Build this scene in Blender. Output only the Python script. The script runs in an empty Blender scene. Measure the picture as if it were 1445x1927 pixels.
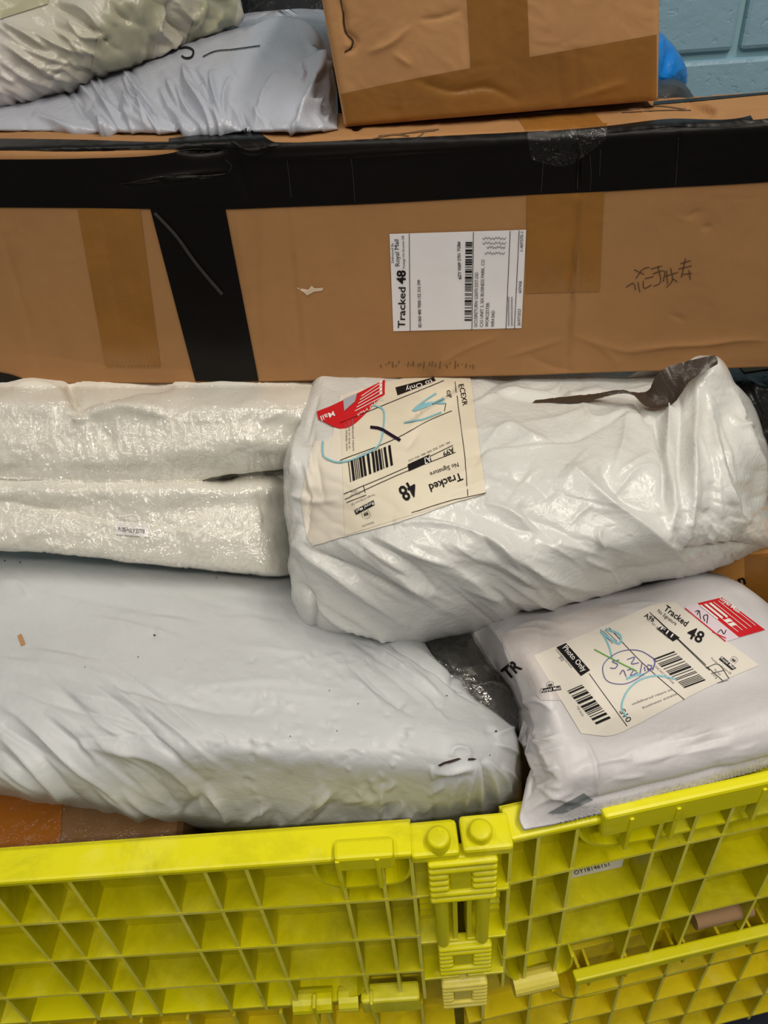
import bpy, bmesh, math, random
import numpy as np
from mathutils import Vector
from mathutils.bvhtree import BVHTree

# ------------------------------------------------------------------ camera, light, exposure
W, H, F = 1445, 1927, 1447.0
CAM = np.array([0.0, 0.0, 1.55])
_d = np.array([890. - W / 2, 2755. - H / 2, F]); _d /= np.linalg.norm(_d)
_f = np.array([0, 0, 1.0]); _y = _f - _d * (_f @ _d); _y /= np.linalg.norm(_y)
_x = np.cross(_d, _y)
ROT = np.stack([_x, _y, -_d])                      # world = ROT @ (right, down, forward)
sc = bpy.context.scene
cd = bpy.data.cameras.new('camera'); cam = bpy.data.objects.new('camera', cd)
sc.collection.objects.link(cam)
cd.sensor_fit = 'VERTICAL'; cd.sensor_height = 36.0; cd.lens = F / H * 36.0
cd.clip_start = 0.01
from mathutils import Matrix
r, dn, fw = ROT[:, 0], ROT[:, 1], ROT[:, 2]
cam.matrix_world = Matrix(((r[0], -dn[0], -fw[0], CAM[0]), (r[1], -dn[1], -fw[1], CAM[1]), (r[2], -dn[2], -fw[2], CAM[2]), (0, 0, 0, 1)))
sc.camera = cam
sc.view_settings.view_transform = 'Standard'; sc.view_settings.look = 'None'
sc.view_settings.gamma = 1; sc.view_settings.use_curve_mapping = False
sc.view_settings.exposure = 0.12

wd = bpy.data.worlds.new('world'); sc.world = wd; wd.use_nodes = True
wd.node_tree.nodes['Background'].inputs[0].default_value = (1.0, 0.95, 0.87, 1)
wd.node_tree.nodes['Background'].inputs[1].default_value = 0.13

def tube(name, loc, size, power, rz=0.0, col=(1.0, 0.93, 0.82)):
    l = bpy.data.lights.new(name, 'AREA'); l.shape = 'RECTANGLE'; l.size, l.size_y = size
    l.energy = power; l.color = col
    o = bpy.data.objects.new(name, l); o.location = loc; o.rotation_euler = (0, 0, rz)
    sc.collection.objects.link(o)
tube('ceiling_light', (0.75, 0.10, 2.9), (0.16, 1.3), 19)
tube('ceiling_light', (-0.9, 0.10, 2.9), (0.16, 1.3), 9)
tube('ceiling_light', (0.25, -0.95, 2.9), (1.3, 0.16), 21)

# ------------------------------------------------------------------ helpers
rnd = random.Random(4)
def ray(px, py): return ROT @ np.array([px - W / 2, py - H / 2, F])
def at_depth(px, py, Y):
    v = ray(px, py); return CAM + v * (Y / v[1])
def at_height(px, py, z):
    v = ray(px, py); return CAM + v * ((z - CAM[2]) / v[2])
def on_plane(px, py, p0, n):
    v = ray(px, py); return CAM + v * (((p0 - CAM) @ n) / (v @ n))
def at_depths(px, py, Y):
    v = np.stack([px - W / 2, py - H / 2, np.full_like(px, F)], -1) @ ROT.T
    return CAM + v * (Y / v[..., 1])[..., None]
def project(P):
    c = (np.asarray(P) - CAM) @ ROT
    return c[..., 0] / c[..., 2] * F + W / 2, c[..., 1] / c[..., 2] * F + H / 2

_g = np.random.RandomState(7)
_perm = np.concatenate([_g.permutation(256)] * 3); _ang = _g.rand(256) * 2 * np.pi
_gx, _gy = np.cos(_ang), np.sin(_ang)
def perlin(x, y, seed=0):
    x = x + seed * 17.31; y = y + seed * 9.17
    xi = np.floor(x).astype(int); yi = np.floor(y).astype(int); xf = x - xi; yf = y - yi
    u = xf ** 3 * (xf * (xf * 6 - 15) + 10); v = yf ** 3 * (yf * (yf * 6 - 15) + 10)
    def g(a, b):
        h = _perm[_perm[(xi + a) & 255] + ((yi + b) & 255)]
        return _gx[h] * (xf - a) + _gy[h] * (yf - b)
    return (g(0, 0) * (1 - u) + g(1, 0) * u) * (1 - v) + (g(0, 1) * (1 - u) + g(1, 1) * u) * v
def wrinkle(px, py, ang, length, width, seed=0, warp=0.6, sharp=True):
    """Creases running along `ang` degrees (image plane), of given length and width."""
    a = math.radians(ang); s = (px * math.cos(a) + py * math.sin(a)); t = (-px * math.sin(a) + py * math.cos(a))
    t = t + warp * width * perlin(px / (width * 5), py / (width * 5), seed + 3) * 3
    n = perlin(s / length, t / width, seed)
    return (1 - np.abs(n) * 2.2) ** 2 * 0.6 - 0.3 if sharp else n
def crumple(px, py, size, seed=0):
    x = px + size * .7 * perlin(px / size / 1.7, py / size / 1.7, seed + 11) * 2; y = py + size * .7 * perlin(px / size / 1.7, py / size / 1.7, seed + 23) * 2
    return (1 - np.abs(perlin(x / size, y / size, seed)) * 2) * .65 + (1 - np.abs(perlin(x / size * 2.1, y / size * 2.1, seed + 5)) * 2) * .35 - .55

_wx, _wy = _g.rand(256), _g.rand(256)
def plates(px, py, size, ang=0, stretch=1.0, seed=0, cut=.45):
    """crumpled film: flat plates that meet in sharp little grooves"""
    a = math.radians(ang); w = size * .5
    x = px + w * perlin(px / size / 1.3, py / size / 1.3, seed + 31); y = py + w * perlin(px / size / 1.3, py / size / 1.3, seed + 41)
    s_ = (x * math.cos(a) + y * math.sin(a)) / size / stretch + seed * 3.7; t_ = (-x * math.sin(a) + y * math.cos(a)) / size + seed * 1.9
    si = np.floor(s_).astype(int); ti = np.floor(t_).astype(int); f1 = np.full(s_.shape, 9.); f2 = f1.copy(); tilt = np.zeros_like(s_)
    for i in (-1, 0, 1):
        for j in (-1, 0, 1):
            h = _perm[_perm[(si + i) & 255] + ((ti + j) & 255)]
            dx = si + i + _wx[h] - s_; dy = ti + j + _wy[h] - t_; d = np.sqrt(dx * dx + dy * dy)
            f2 = np.where(d < f1, f1, np.minimum(f2, d)); tilt = np.where(d < f1, dx * _gx[h] + dy * _gy[h], tilt); f1 = np.minimum(f1, d)
    e = np.clip((f2 - f1) / cut, 0, 1)
    return (e - .6) + .9 * tilt * e
def spline(pts, n):
    """Catmull-Rom through pts (k,d), n samples, by chord length of first two columns."""
    p = np.asarray(pts, float); k = len(p)
    if k == 2: 
        t = np.linspace(0, 1, n)[:, None]; return p[0] * (1 - t) + p[1] * t
    d = np.maximum(np.linalg.norm(np.diff(p[:, :2], axis=0), axis=1), 1e-6)
    T = np.concatenate([[0], np.cumsum(d)]); T /= T[-1]
    m = np.zeros_like(p)
    sec = np.diff(p, axis=0) / np.diff(T)[:, None]
    m[1:-1] = (sec[:-1] * np.diff(T)[1:, None] + sec[1:] * np.diff(T)[:-1, None]) / (np.diff(T)[1:] + np.diff(T)[:-1])[:, None]
    m[0] = sec[0]; m[-1] = sec[-1]
    x = np.linspace(0, 1, n); i = np.clip(np.searchsorted(T, x, 'right') - 1, 0, k - 2)
    h = (T[i + 1] - T[i])[:, None]; t = ((x - T[i]) / (T[i + 1] - T[i]))[:, None]
    return ((2 * t ** 3 - 3 * t ** 2 + 1) * p[i] + (t ** 3 - 2 * t ** 2 + t) * h * m[i] + (-2 * t ** 3 + 3 * t ** 2) * p[i + 1] + (t ** 3 - t ** 2) * h * m[i + 1])
def lattice(rows, nu, nv):
    R = np.stack([spline(r_, nu) for r_ in rows])          # (k,nu,3)
    w = R[:, ::max(1, nu // 8), :].copy()
    d = np.linalg.norm(np.diff(w[:, :, :2], axis=0), axis=2).mean(1)   # common row spacing
    T = np.concatenate([[0], np.cumsum(np.maximum(d, 1e-3))]); T /= T[-1]
    out = np.zeros((nv, nu, 3)); x = np.linspace(0, 1, nv)
    k = len(rows); sec = np.diff(R, axis=0) / np.diff(T)[:, None, None]
    m = np.zeros_like(R); m[0] = sec[0]; m[-1] = sec[-1]
    if k > 2:
        dT = np.diff(T); m[1:-1] = (sec[:-1] * dT[1:, None, None] + sec[1:] * dT[:-1, None, None]) / (dT[1:] + dT[:-1])[:, None, None]
        lim = 3 * np.minimum(np.abs(sec[:-1, :, 2]), np.abs(sec[1:, :, 2])) * (sec[:-1, :, 2] * sec[1:, :, 2] > 0)   # no overshoot in depth
        lim = np.maximum(lim, .35 * np.minimum(np.abs(sec[:-1, :, 2]), np.abs(sec[1:, :, 2]))); m[1:-1, :, 2] = np.clip(m[1:-1, :, 2], -lim, lim)
    i = np.clip(np.searchsorted(T, x, 'right') - 1, 0, k - 2)
    h = (T[i + 1] - T[i])[:, None, None]; t = ((x - T[i]) / (T[i + 1] - T[i]))[:, None, None]
    return (2 * t ** 3 - 3 * t ** 2 + 1) * R[i] + (t ** 3 - 2 * t ** 2 + t) * h * m[i] + (-2 * t ** 3 + 3 * t ** 2) * R[i + 1] + (t ** 3 - t ** 2) * h * m[i + 1]

def fold_field(px, py, folds):
    """folds: (points, amplitude, width one side, width other side) in the photo's pixels."""
    out = np.zeros_like(px)
    for pts, amp, w1, w2 in folds:
        P = spline(np.array(pts, float), max(8, 6 * (len(pts) - 1))) if len(pts) > 2 else spline(pts, 6)
        R = 4 * max(w1, w2)
        x0, y0 = P.min(0) - R; x1, y1 = P.max(0) + R
        msk = (px > x0) & (px < x1) & (py > y0) & (py < y1)
        if not msk.any(): continue
        qx, qy = px[msk], py[msk]
        best = np.full(qx.shape, 1e9); sg = np.zeros_like(qx); tt = np.zeros_like(qx)
        n = len(P) - 1
        for k in range(n):
            ax, ay = P[k]; bx, by = P[k + 1]; dx, dy = bx - ax, by - ay; L = dx * dx + dy * dy + 1e-9
            t = np.clip(((qx - ax) * dx + (qy - ay) * dy) / L, 0, 1)
            ex, ey = qx - ax - t * dx, qy - ay - t * dy; d = ex * ex + ey * ey
            b = d < best
            best = np.where(b, d, best); sg = np.where(b, np.sign(dx * ey - dy * ex), sg); tt = np.where(b, (k + t) / n, tt)
        d = np.sqrt(best); w = np.where(sg > 0, w1, w2)
        d = np.sqrt(d * d + .8) - .85
        out[msk] += amp * np.exp(-np.maximum(d, 0) / w * 1.05) * np.clip(np.sin(np.pi * np.clip(tt, 0.001, .999)), 0, 1) ** .6
    return out
def fan(seed, n, x0, x1, y0, y1, ang, dang, lmin, lmax, amp, w1=3.5, w2=14, mixsign=.3):
    w1 *= .75
    """a family of taut, nearly straight pleats"""
    R = random.Random(seed); out = []
    for _ in range(n):
        x, y = R.uniform(x0, x1), R.uniform(y0, y1); a = math.radians(ang + R.uniform(-dang, dang)); l = R.uniform(lmin, lmax); b_ = R.uniform(-.06, .06) * l
        c, s_ = math.cos(a), math.sin(a); sg = -1 if R.random() < mixsign else 1
        out.append(([(x, y), (x + c * l * .5 - s_ * b_, y + s_ * l * .5 + c * b_), (x + c * l, y + s_ * l)], sg * amp * R.uniform(.5, 1.2), w1 * R.uniform(.8, 1.5), w2 * R.uniform(.5, 1.3)))
        if R.random() < .5: out[-1] = (out[-1][0], out[-1][1], out[-1][3], out[-1][2])
    return out
def bumps(px, py, items):
    out = np.zeros_like(px)
    for x, y, r_, a in items: out += a * np.exp(-((px - x) ** 2 + (py - y) ** 2) / (r_ * r_))
    return out

def grid_faces(nv, nu, off=0):
    i = np.arange(nv - 1)[:, None] * nu + np.arange(nu - 1)[None, :] + off
    return np.stack([i, i + 1, i + nu + 1, i + nu], -1).reshape(-1, 4)
def normals(P):
    du = np.gradient(P, axis=1); dv = np.gradient(P, axis=0); n = np.cross(du, dv)
    n /= np.maximum(np.linalg.norm(n, axis=2, keepdims=True), 1e-12)
    s = np.sign(((CAM - P) * n).sum(2).mean()); return n * (s if s else 1)

def tag(o, label=None, cat=None, group=None, kind=None):
    if label: o['label'] = label
    if cat: o['category'] = cat
    if group: o['group'] = group
    if kind: o['kind'] = kind
    return o
ORG = {}
def empty(name, loc, label=None, cat=None, **k):
    o = bpy.data.objects.new(name, None); sc.collection.objects.link(o); o.location = loc; o.empty_display_size = .02
    ORG[o.name] = np.array(loc, float); return tag(o, label, cat, **k)
def mk(name, V, Fc, mat, parent=None, smooth=False, mats=None, fm=None):
    V = np.asarray(V, float)
    if parent is not None: org = ORG[parent.name]
    else: org = np.array([(V[:, 0].min() + V[:, 0].max()) / 2, (V[:, 1].min() + V[:, 1].max()) / 2, V[:, 2].min()])
    me = bpy.data.meshes.new(name)
    Fl = Fc.tolist() if isinstance(Fc, np.ndarray) else Fc
    me.from_pydata((V - org).tolist(), [], Fl)
    me.materials.append(mat)
    for m in mats or []: me.materials.append(m)
    if fm is not None: me.polygons.foreach_set('material_index', np.asarray(fm, dtype=np.int32))
    if smooth: me.polygons.foreach_set('use_smooth', np.ones(len(me.polygons), dtype=bool))
    me.update()
    o = bpy.data.objects.new(name, me); sc.collection.objects.link(o)
    if parent is not None: o.parent = parent
    else: o.location = org
    ORG[o.name] = org
    return o

class MB:
    """collects simple solids; frame: origin + columns (s, d, z)"""
    def __init__(s, org=(0, 0, 0), ex=(1, 0, 0), ey=(0, 1, 0)):
        s.v = []; s.f = []; s.o = np.array(org, float); s.ex = np.array(ex, float); s.ey = np.array(ey, float); s.ez = np.array([0, 0, 1.])
    def P(s, a, b, c): return s.o + s.ex * a + s.ey * b + s.ez * c
    def box(s, a0, a1, b0, b1, c0, c1, bev=0.0):
        if bev <= 0:
            n = len(s.v); s.v += [s.P(a, b, c) for c in (c0, c1) for b in (b0, b1) for a in (a0, a1)]
            s.f += [[n + i for i in q] for q in ((0, 2, 3, 1), (4, 5, 7, 6), (0, 1, 5, 4), (2, 6, 7, 3), (0, 4, 6, 2), (1, 3, 7, 5))]
        else:
            bm = bmesh.new(); bmesh.ops.create_cube(bm, size=1)
            for v in bm.verts: v.co = Vector((a0 + (v.co.x + .5) * (a1 - a0), b0 + (v.co.y + .5) * (b1 - b0), c0 + (v.co.z + .5) * (c1 - c0)))
            bmesh.ops.bevel(bm, geom=bm.edges[:], offset=bev, segments=2, affect='EDGES', profile=.5)
            s.add_bm(bm)
        return s
    def add_bm(s, bm):
        n = len(s.v); bm.verts.index_update()
        s.v += [s.P(*v.co) for v in bm.verts]; s.f += [[n + v.index for v in f.verts] for f in bm.faces]; bm.free()
    def cyl(s, p0, p1, r_, seg=16, r2=None, dome=0.0):
        p0 = np.array(p0, float); p1 = np.array(p1, float); ax = p1 - p0; L = np.linalg.norm(ax); ax /= L
        u = np.cross(ax, [0, 0, 1.]); 
        if np.linalg.norm(u) < 1e-3: u = np.array([1., 0, 0])
        u /= np.linalg.norm(u); w = np.cross(ax, u); r2 = r_ if r2 is None else r2
        rings = [(p0, r_), (p1 - ax * dome, r2)]
        if dome > 0: rings += [(p1 - ax * dome * (1 - math.sin(a)), r2 - dome * (1 - math.cos(a))) for a in (.5, 1.0, 1.5)]
        n = len(s.v)
        for c, rr in rings:
            for k in range(seg):
                a = 2 * math.pi * k / seg; q = c + rr * (u * math.cos(a) + w * math.sin(a)); s.v.append(s.P(*q))
        for i in range(len(rings) - 1):
            for k in range(seg): s.f.append([n + i * seg + k, n + i * seg + (k + 1) % seg, n + (i + 1) * seg + (k + 1) % seg, n + (i + 1) * seg + k])
        s.f.append([n + k for k in range(seg)][::-1]); s.f.append([n + (len(rings) - 1) * seg + k for k in range(seg)])
        return s
    def plate(s, path, d0, d1, th):
        """a ribbon following path [(s,z)] extruded in depth d0..d1"""
        P = spline(np.array(path, float), 4 * len(path)); T = np.gradient(P, axis=0); T /= np.linalg.norm(T, axis=1)[:, None]
        Nn = np.stack([-T[:, 1], T[:, 0]], 1) * th / 2; n = len(s.v); k = len(P)
        for q in (P + Nn, P - Nn):
            for d in (d0, d1): s.v += [s.P(a, d, c) for a, c in q]
        def st(a, b): 
            for i in range(k - 1): s.f.append([n + a * k + i, n + a * k + i + 1, n + b * k + i + 1, n + b * k + i])
        st(0, 1); st(3, 2); st(2, 0); st(1, 3)
        s.f.append([n, n + k, n + 3 * k, n + 2 * k]); s.f.append([n + k - 1, n + 3 * k - 1, n + 4 * k - 1, n + 2 * k - 1])
        return s
    def build(s, name, mat, parent=None, smooth=False):
        fm = None
        if name == 'rib': fm = [0, 0, 1, 0, 0, 0]                 # the paler front edge
        o = mk(name, np.array(s.v), s.f, mat, parent, smooth, mats=[M_edge] if fm else None, fm=fm)
        if len(s.f) < 4000:
            bm = bmesh.new(); bm.from_mesh(o.data); bmesh.ops.recalc_face_normals(bm, faces=bm.faces); bm.to_mesh(o.data); bm.free()
        if smooth: o.data.set_sharp_from_angle(angle=.8)
        return o

# ------------------------------------------------------------------ materials
def srgb(r_, g, b): return tuple(((c / 255) / 12.92 if c / 255 <= .04045 else ((c / 255 + .055) / 1.055) ** 2.4) for c in (r_, g, b)) + (1,)
def base_mat(name, col, rough=.5, spec=.5, coat=0.0, coat_r=.15):
    m = bpy.data.materials.new(name); m.use_nodes = True; nt = m.node_tree; b = nt.nodes['Principled BSDF']
    b.inputs['Base Color'].default_value = col; b.inputs['Roughness'].default_value = rough; b.inputs['Specular IOR Level'].default_value = spec
    b.inputs['Coat Weight'].default_value = coat; b.inputs['Coat Roughness'].default_value = coat_r
    return m, nt, b
def coords(nt, scale=(1, 1, 1), rot=(0, 0, 0)):
    tc = nt.nodes.new('ShaderNodeTexCoord'); mp = nt.nodes.new('ShaderNodeMapping'); mp.inputs['Scale'].default_value = scale; mp.inputs['Rotation'].default_value = rot
    nt.links.new(tc.outputs['Object'], mp.inputs['Vector']); return mp.outputs['Vector']
def noise(nt, vec, scale, detail=4, dist=0.0, rough=.55):
    n = nt.nodes.new('ShaderNodeTexNoise'); n.inputs['Scale'].default_value = scale; n.inputs['Detail'].default_value = detail; n.inputs['Distortion'].default_value = dist; n.inputs['Roughness'].default_value = rough
    nt.links.new(vec, n.inputs['Vector']); return n.outputs['Fac']
def ramp(nt, fac, stops):
    r_ = nt.nodes.new('ShaderNodeValToRGB'); e = r_.color_ramp.elements
    while len(e) < len(stops): e.new(.5)
    for k, (p, c) in enumerate(stops): e[k].position = p; e[k].color = c if len(c) == 4 else (*c, 1)
    nt.links.new(fac, r_.inputs['Fac']); return r_.outputs['Color']
def mix(nt, fac, a, b, mode='MIX'):
    m = nt.nodes.new('ShaderNodeMix'); m.data_type = 'RGBA'; m.blend_type = mode
    for sock, val in ((m.inputs[0], fac), (m.inputs[6], a), (m.inputs[7], b)):
        if hasattr(val, 'is_linked'): nt.links.new(val, sock)
        else: sock.default_value = val
    return m.outputs[2]
def bump(nt, b, hgt, strength, dist, prev=None, to='Normal'):
    n = nt.nodes.new('ShaderNodeBump'); n.inputs['Strength'].default_value = strength; n.inputs['Distance'].default_value = dist
    nt.links.new(hgt, n.inputs['Height'])
    if prev is not None: nt.links.new(prev, n.inputs['Normal'])
    if b is not None: nt.links.new(n.outputs['Normal'], b.inputs[to])
    return n.outputs['Normal']
def ridged(nt, fac):
    a = nt.nodes.new('ShaderNodeMath'); a.operation = 'SUBTRACT'; a.inputs[1].default_value = .5; nt.links.new(fac, a.inputs[0])
    b = nt.nodes.new('ShaderNodeMath'); b.operation = 'ABSOLUTE'; nt.links.new(a.outputs[0], b.inputs[0])
    c = nt.nodes.new('ShaderNodeMath'); c.operation = 'MULTIPLY_ADD'; c.inputs[1].default_value = -2.; c.inputs[2].default_value = 1.; nt.links.new(b.outputs[0], c.inputs[0]); return c.outputs[0]

def poly_mat(name, col, rough=.42, crinkle=.35, spec=.5, dirt=None, scale=70., tint=None):
    """polythene mailer film: fine crinkles, faint grime"""
    m, nt, b = base_mat(name, col, rough, spec)
    v = coords(nt)
    n1 = ridged(nt, noise(nt, v, scale, 3, .6)); n2 = noise(nt, v, 420, 2)
    wv = nt.nodes.new('ShaderNodeVectorMath'); wv.operation = 'MULTIPLY_ADD'; nz = nt.nodes.new('ShaderNodeTexNoise'); nz.inputs['Scale'].default_value = 30; nt.links.new(v, nz.inputs['Vector']); nt.links.new(nz.outputs['Color'], wv.inputs[0]); wv.inputs[1].default_value = (.03, .03, .03); nt.links.new(v, wv.inputs[2])
    vo = nt.nodes.new('ShaderNodeTexVoronoi'); vo.feature = 'DISTANCE_TO_EDGE'; vo.inputs['Scale'].default_value = scale * .9; nt.links.new(wv.outputs[0], vo.inputs['Vector'])
    n3 = ramp(nt, vo.outputs['Distance'], [(0, (0, 0, 0)), (.16, (1, 1, 1))]); nn = bump(nt, None, n1, crinkle, .0022); nn = bump(nt, None, n3, crinkle * .7, .0007, nn); bump(nt, b, n2, .10, .0005, nn)
    c2 = tuple(x * .90 for x in col[:3]) + (1,)
    f = ramp(nt, noise(nt, v, 9, 5), [(.35, (0, 0, 0)), (.7, (1, 1, 1))]); c = mix(nt, f, col, c2)
    if dirt: 
        g = ramp(nt, noise(nt, v, 150, 3), [(.70, (0, 0, 0)), (.78, (1, 1, 1))]); g2 = ramp(nt, noise(nt, v, 17, 2), [(.52, (0, 0, 0)), (.68, (1, 1, 1))])
        c = mix(nt, mix(nt, 1.0, g, g2, 'MULTIPLY'), c, dirt)
    if tint:
        g = ramp(nt, noise(nt, v, 6, 2), [(.45, (0, 0, 0)), (.6, (1, 1, 1))]); c = mix(nt, g, c, tint)
    nt.links.new(c, b.inputs['Base Color'])
    r_ = nt.nodes.new('ShaderNodeMapRange'); r_.inputs[3].default_value = rough - .07; r_.inputs[4].default_value = rough + .12
    nt.links.new(noise(nt, v, 35, 3), r_.inputs[0]); nt.links.new(r_.outputs[0], b.inputs['Roughness'])
    return m
def card_mat(name, col, col2=None):
    m, nt, b = base_mat(name, col, .82, .25); v = coords(nt); col2 = col2 or tuple(x * .86 for x in col[:3]) + (1,)
    f = ramp(nt, noise(nt, v, 14, 6, .3), [(.3, (0, 0, 0)), (.75, (1, 1, 1))]); c = mix(nt, f, col, col2)
    sp = ramp(nt, noise(nt, coords(nt, (1, 1, 3)), 520, 2), [(.62, (0, 0, 0)), (.72, (1, 1, 1))])
    fi = nt.nodes.new('ShaderNodeMath'); fi.operation = 'MULTIPLY'; fi.inputs[1].default_value = .22; nt.links.new(sp, fi.inputs[0])
    c = mix(nt, fi.outputs[0], c, tuple(x * .45 for x in col[:3]) + (1,))
    nt.links.new(c, b.inputs['Base Color'])
    nn = bump(nt, None, noise(nt, coords(nt, (170, 170, 4)), 1, 1), .10, .001)
    bump(nt, b, noise(nt, v, 260, 3), .10, .0006, nn); return m
def tape_mat(name, col, rough=.22, alpha=1.0, streak=.2, spec=.55):
    m, nt, b = base_mat(name, col, rough, spec); v = coords(nt)
    f = ramp(nt, noise(nt, v, 20, 5), [(.35, (0, 0, 0)), (.7, (1, 1, 1))]); nt.links.new(mix(nt, f, col, tuple(x * .85 for x in col[:3]) + (1,)), b.inputs['Base Color'])
    nn = bump(nt, None, noise(nt, coords(nt, (190, 190, 5)), 1, 2), streak, .001); bump(nt, b, ridged(nt, noise(nt, v, 45, 3, .4)), streak, .001, nn)
    b.inputs['Alpha'].default_value = alpha; return m
def film_mat(name, rough=.08, crinkle=.6, scale=60., tint=(1, 1, 1, 1), base=.05, ff=.2):
    """clear wrapping film: see-through with glints"""
    m = bpy.data.materials.new(name); m.use_nodes = True; nt = m.node_tree
    for n in list(nt.nodes): nt.nodes.remove(n)
    out = nt.nodes.new('ShaderNodeOutputMaterial'); tr = nt.nodes.new('ShaderNodeBsdfTransparent'); tr.inputs[0].default_value = tint
    gl = nt.nodes.new('ShaderNodeBsdfGlossy'); gl.inputs['Roughness'].default_value = rough
    lw = nt.nodes.new('ShaderNodeLayerWeight'); lw.inputs['Blend'].default_value = .5; fr = nt.nodes.new('ShaderNodeMath'); fr.operation = 'POWER'; fr.inputs[1].default_value = 4.0; nt.links.new(lw.outputs['Facing'], fr.inputs[0])
    v = coords(nt); n1 = bump(nt, None, ridged(nt, noise(nt, v, scale, 3, .8)), crinkle, .003)
    bump(nt, gl, ridged(nt, noise(nt, coords(nt, (1.6, 1, .6)), scale * 3.2, 2, .5)), crinkle, .0011, n1)
    ad = nt.nodes.new('ShaderNodeMath'); ad.operation = 'MULTIPLY_ADD'; ad.inputs[1].default_value = ff; ad.inputs[2].default_value = base; nt.links.new(fr.outputs[0], ad.inputs[0])
    mx = nt.nodes.new('ShaderNodeMixShader'); nt.links.new(ad.outputs[0], mx.inputs[0]); nt.links.new(tr.outputs[0], mx.inputs[1]); nt.links.new(gl.outputs[0], mx.inputs[2]); nt.links.new(mx.outputs[0], out.inputs[0])
    return m
def yellow_mat(name, col, pale, dirt=(.52, .75, .6)):  # dirt also carries the shade painted into the front panels
    m, nt, b = base_mat(name, col, .38, .45); v = coords(nt)
    w = ramp(nt, noise(nt, v, 24, 6, .3), [(.52, (0, 0, 0)), (.72, (1, 1, 1))]); k = nt.nodes.new('ShaderNodeMath'); k.operation = 'MULTIPLY'; k.inputs[1].default_value = .55; nt.links.new(w, k.inputs[0])
    c = mix(nt, k.outputs[0], col, pale)
    d = ramp(nt, noise(nt, v, 10, 7, .5, .7), [(dirt[0], (0, 0, 0)), (dirt[1], (1, 1, 1))]); k2 = nt.nodes.new('ShaderNodeMath'); k2.operation = 'MULTIPLY'; k2.inputs[1].default_value = dirt[2]; nt.links.new(d, k2.inputs[0])
    c = mix(nt, k2.outputs[0], c, tuple(x * .45 for x in col[:3]) + (1,))
    s = ramp(nt, noise(nt, v, 190, 2), [(.74, (0, 0, 0)), (.80, (1, 1, 1))]); k3 = nt.nodes.new('ShaderNodeMath'); k3.operation = 'MULTIPLY'; k3.inputs[1].default_value = .5; nt.links.new(s, k3.inputs[0])
    c = mix(nt, k3.outputs[0], c, (.10, .09, .02, 1))
    nt.links.new(c, b.inputs['Base Color']); bump(nt, b, noise(nt, v, 90, 4), .08, .001)
    b.inputs['Subsurface Weight'].default_value = 0.0
    return m
def paper_mat(name, col):
    m, nt, b = base_mat(name, col, .6, .3); v = coords(nt)
    nt.links.new(mix(nt, noise(nt, v, 30, 4), col, tuple(x * .9 for x in col[:3]) + (1,)), b.inputs['Base Color'])
    bump(nt, b, ridged(nt, noise(nt, v, 50, 3, .4)), .12, .001); return m
def ink(name, col, rough=.6): return base_mat(name, col, rough, .2)[0]

M_white = poly_mat('white_polythene', srgb(202, 205, 207), .40, .13, dirt=srgb(120, 122, 125))
M_white2 = poly_mat('white_glossy_polythene', srgb(216, 217, 214), .26, .28)
M_white3 = poly_mat('grey_white_mailer_film', srgb(210, 207, 209), .40, .14, dirt=srgb(140, 140, 145))
M_grey = poly_mat('blue_grey_polythene', srgb(176, 180, 192), .27, .16)
M_silver = poly_mat('silvery_beige_polythene', srgb(204, 198, 194), .28, .2, tint=srgb(180, 176, 160))
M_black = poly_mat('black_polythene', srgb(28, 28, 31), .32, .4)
M_dark = poly_mat('dark_grey_polythene', srgb(52, 50, 50), .4, .4)
M_blue = poly_mat('blue_polythene', srgb(10, 125, 215), .3, .3)
M_lining = poly_mat('dark_brown_lining', srgb(62, 52, 44), .32, .3)
M_card = card_mat('corrugated_card', srgb(164, 121, 78))
M_card2 = card_mat('carton_card', srgb(186, 140, 94))
M_card3 = card_mat('warm_carton_card', srgb(190, 135, 70))  # more saturated brown for the carton behind the mailer
M_btape = tape_mat('black_tape', srgb(15, 12, 11), .36, 1.0, .08, .18)
M_tape = tape_mat('brown_tape', srgb(146, 100, 44), .24, 1.0, .3)
M_tape2 = tape_mat('clear_brown_tape', srgb(160, 108, 46), .25, .8, .3)
M_otape = tape_mat('orange_tape', srgb(146, 84, 6), .2, 1.0, .3)
M_film = film_mat('clear_film', .10, .9, 55., base=.19, ff=.2)
M_film3 = film_mat('thin_clear_film', .12, .8, 60., base=.045, ff=.2)
M_grgoods = poly_mat('grey_goods_film', srgb(74, 72, 70), .25, .3)
M_film2 = film_mat('smoky_film', .10, .6, 40., (.8, .8, .78, 1), .14)
M_yel = yellow_mat('yellow_plastic', srgb(228, 222, 2), srgb(238, 232, 90)); M_yelp = yellow_mat('grimy_shaded_yellow_plastic', srgb(214, 206, 0), srgb(232, 226, 70), (.36, .72, .85))  # front panels: grime deepened and base darkened to paint in their shade
M_yel2 = yellow_mat('old_yellow_plastic', srgb(226, 206, 8), srgb(236, 220, 90), (.42, .74, .7))
M_yel3 = yellow_mat('pale_yellow_plastic', srgb(236, 222, 92), srgb(240, 230, 150))
M_edge = yellow_mat('pale_yellow_edge', srgb(242, 236, 80), srgb(244, 240, 150))  # paler yellow for the front edges of the ribs
M_paper = paper_mat('label_paper', srgb(230, 228, 232)); M_cream = paper_mat('cream_label_paper', srgb(226, 217, 196)); M_cream3 = paper_mat('pale_cream_paper', srgb(224, 218, 207))
M_cream2 = paper_mat('warm_label_paper', srgb(228, 220, 206))
M_ink = ink('black_ink', srgb(22, 20, 22)); M_greyink = ink('grey_ink', srgb(120, 112, 116)); M_white_ink = ink('white_print', srgb(228, 224, 220))
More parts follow.
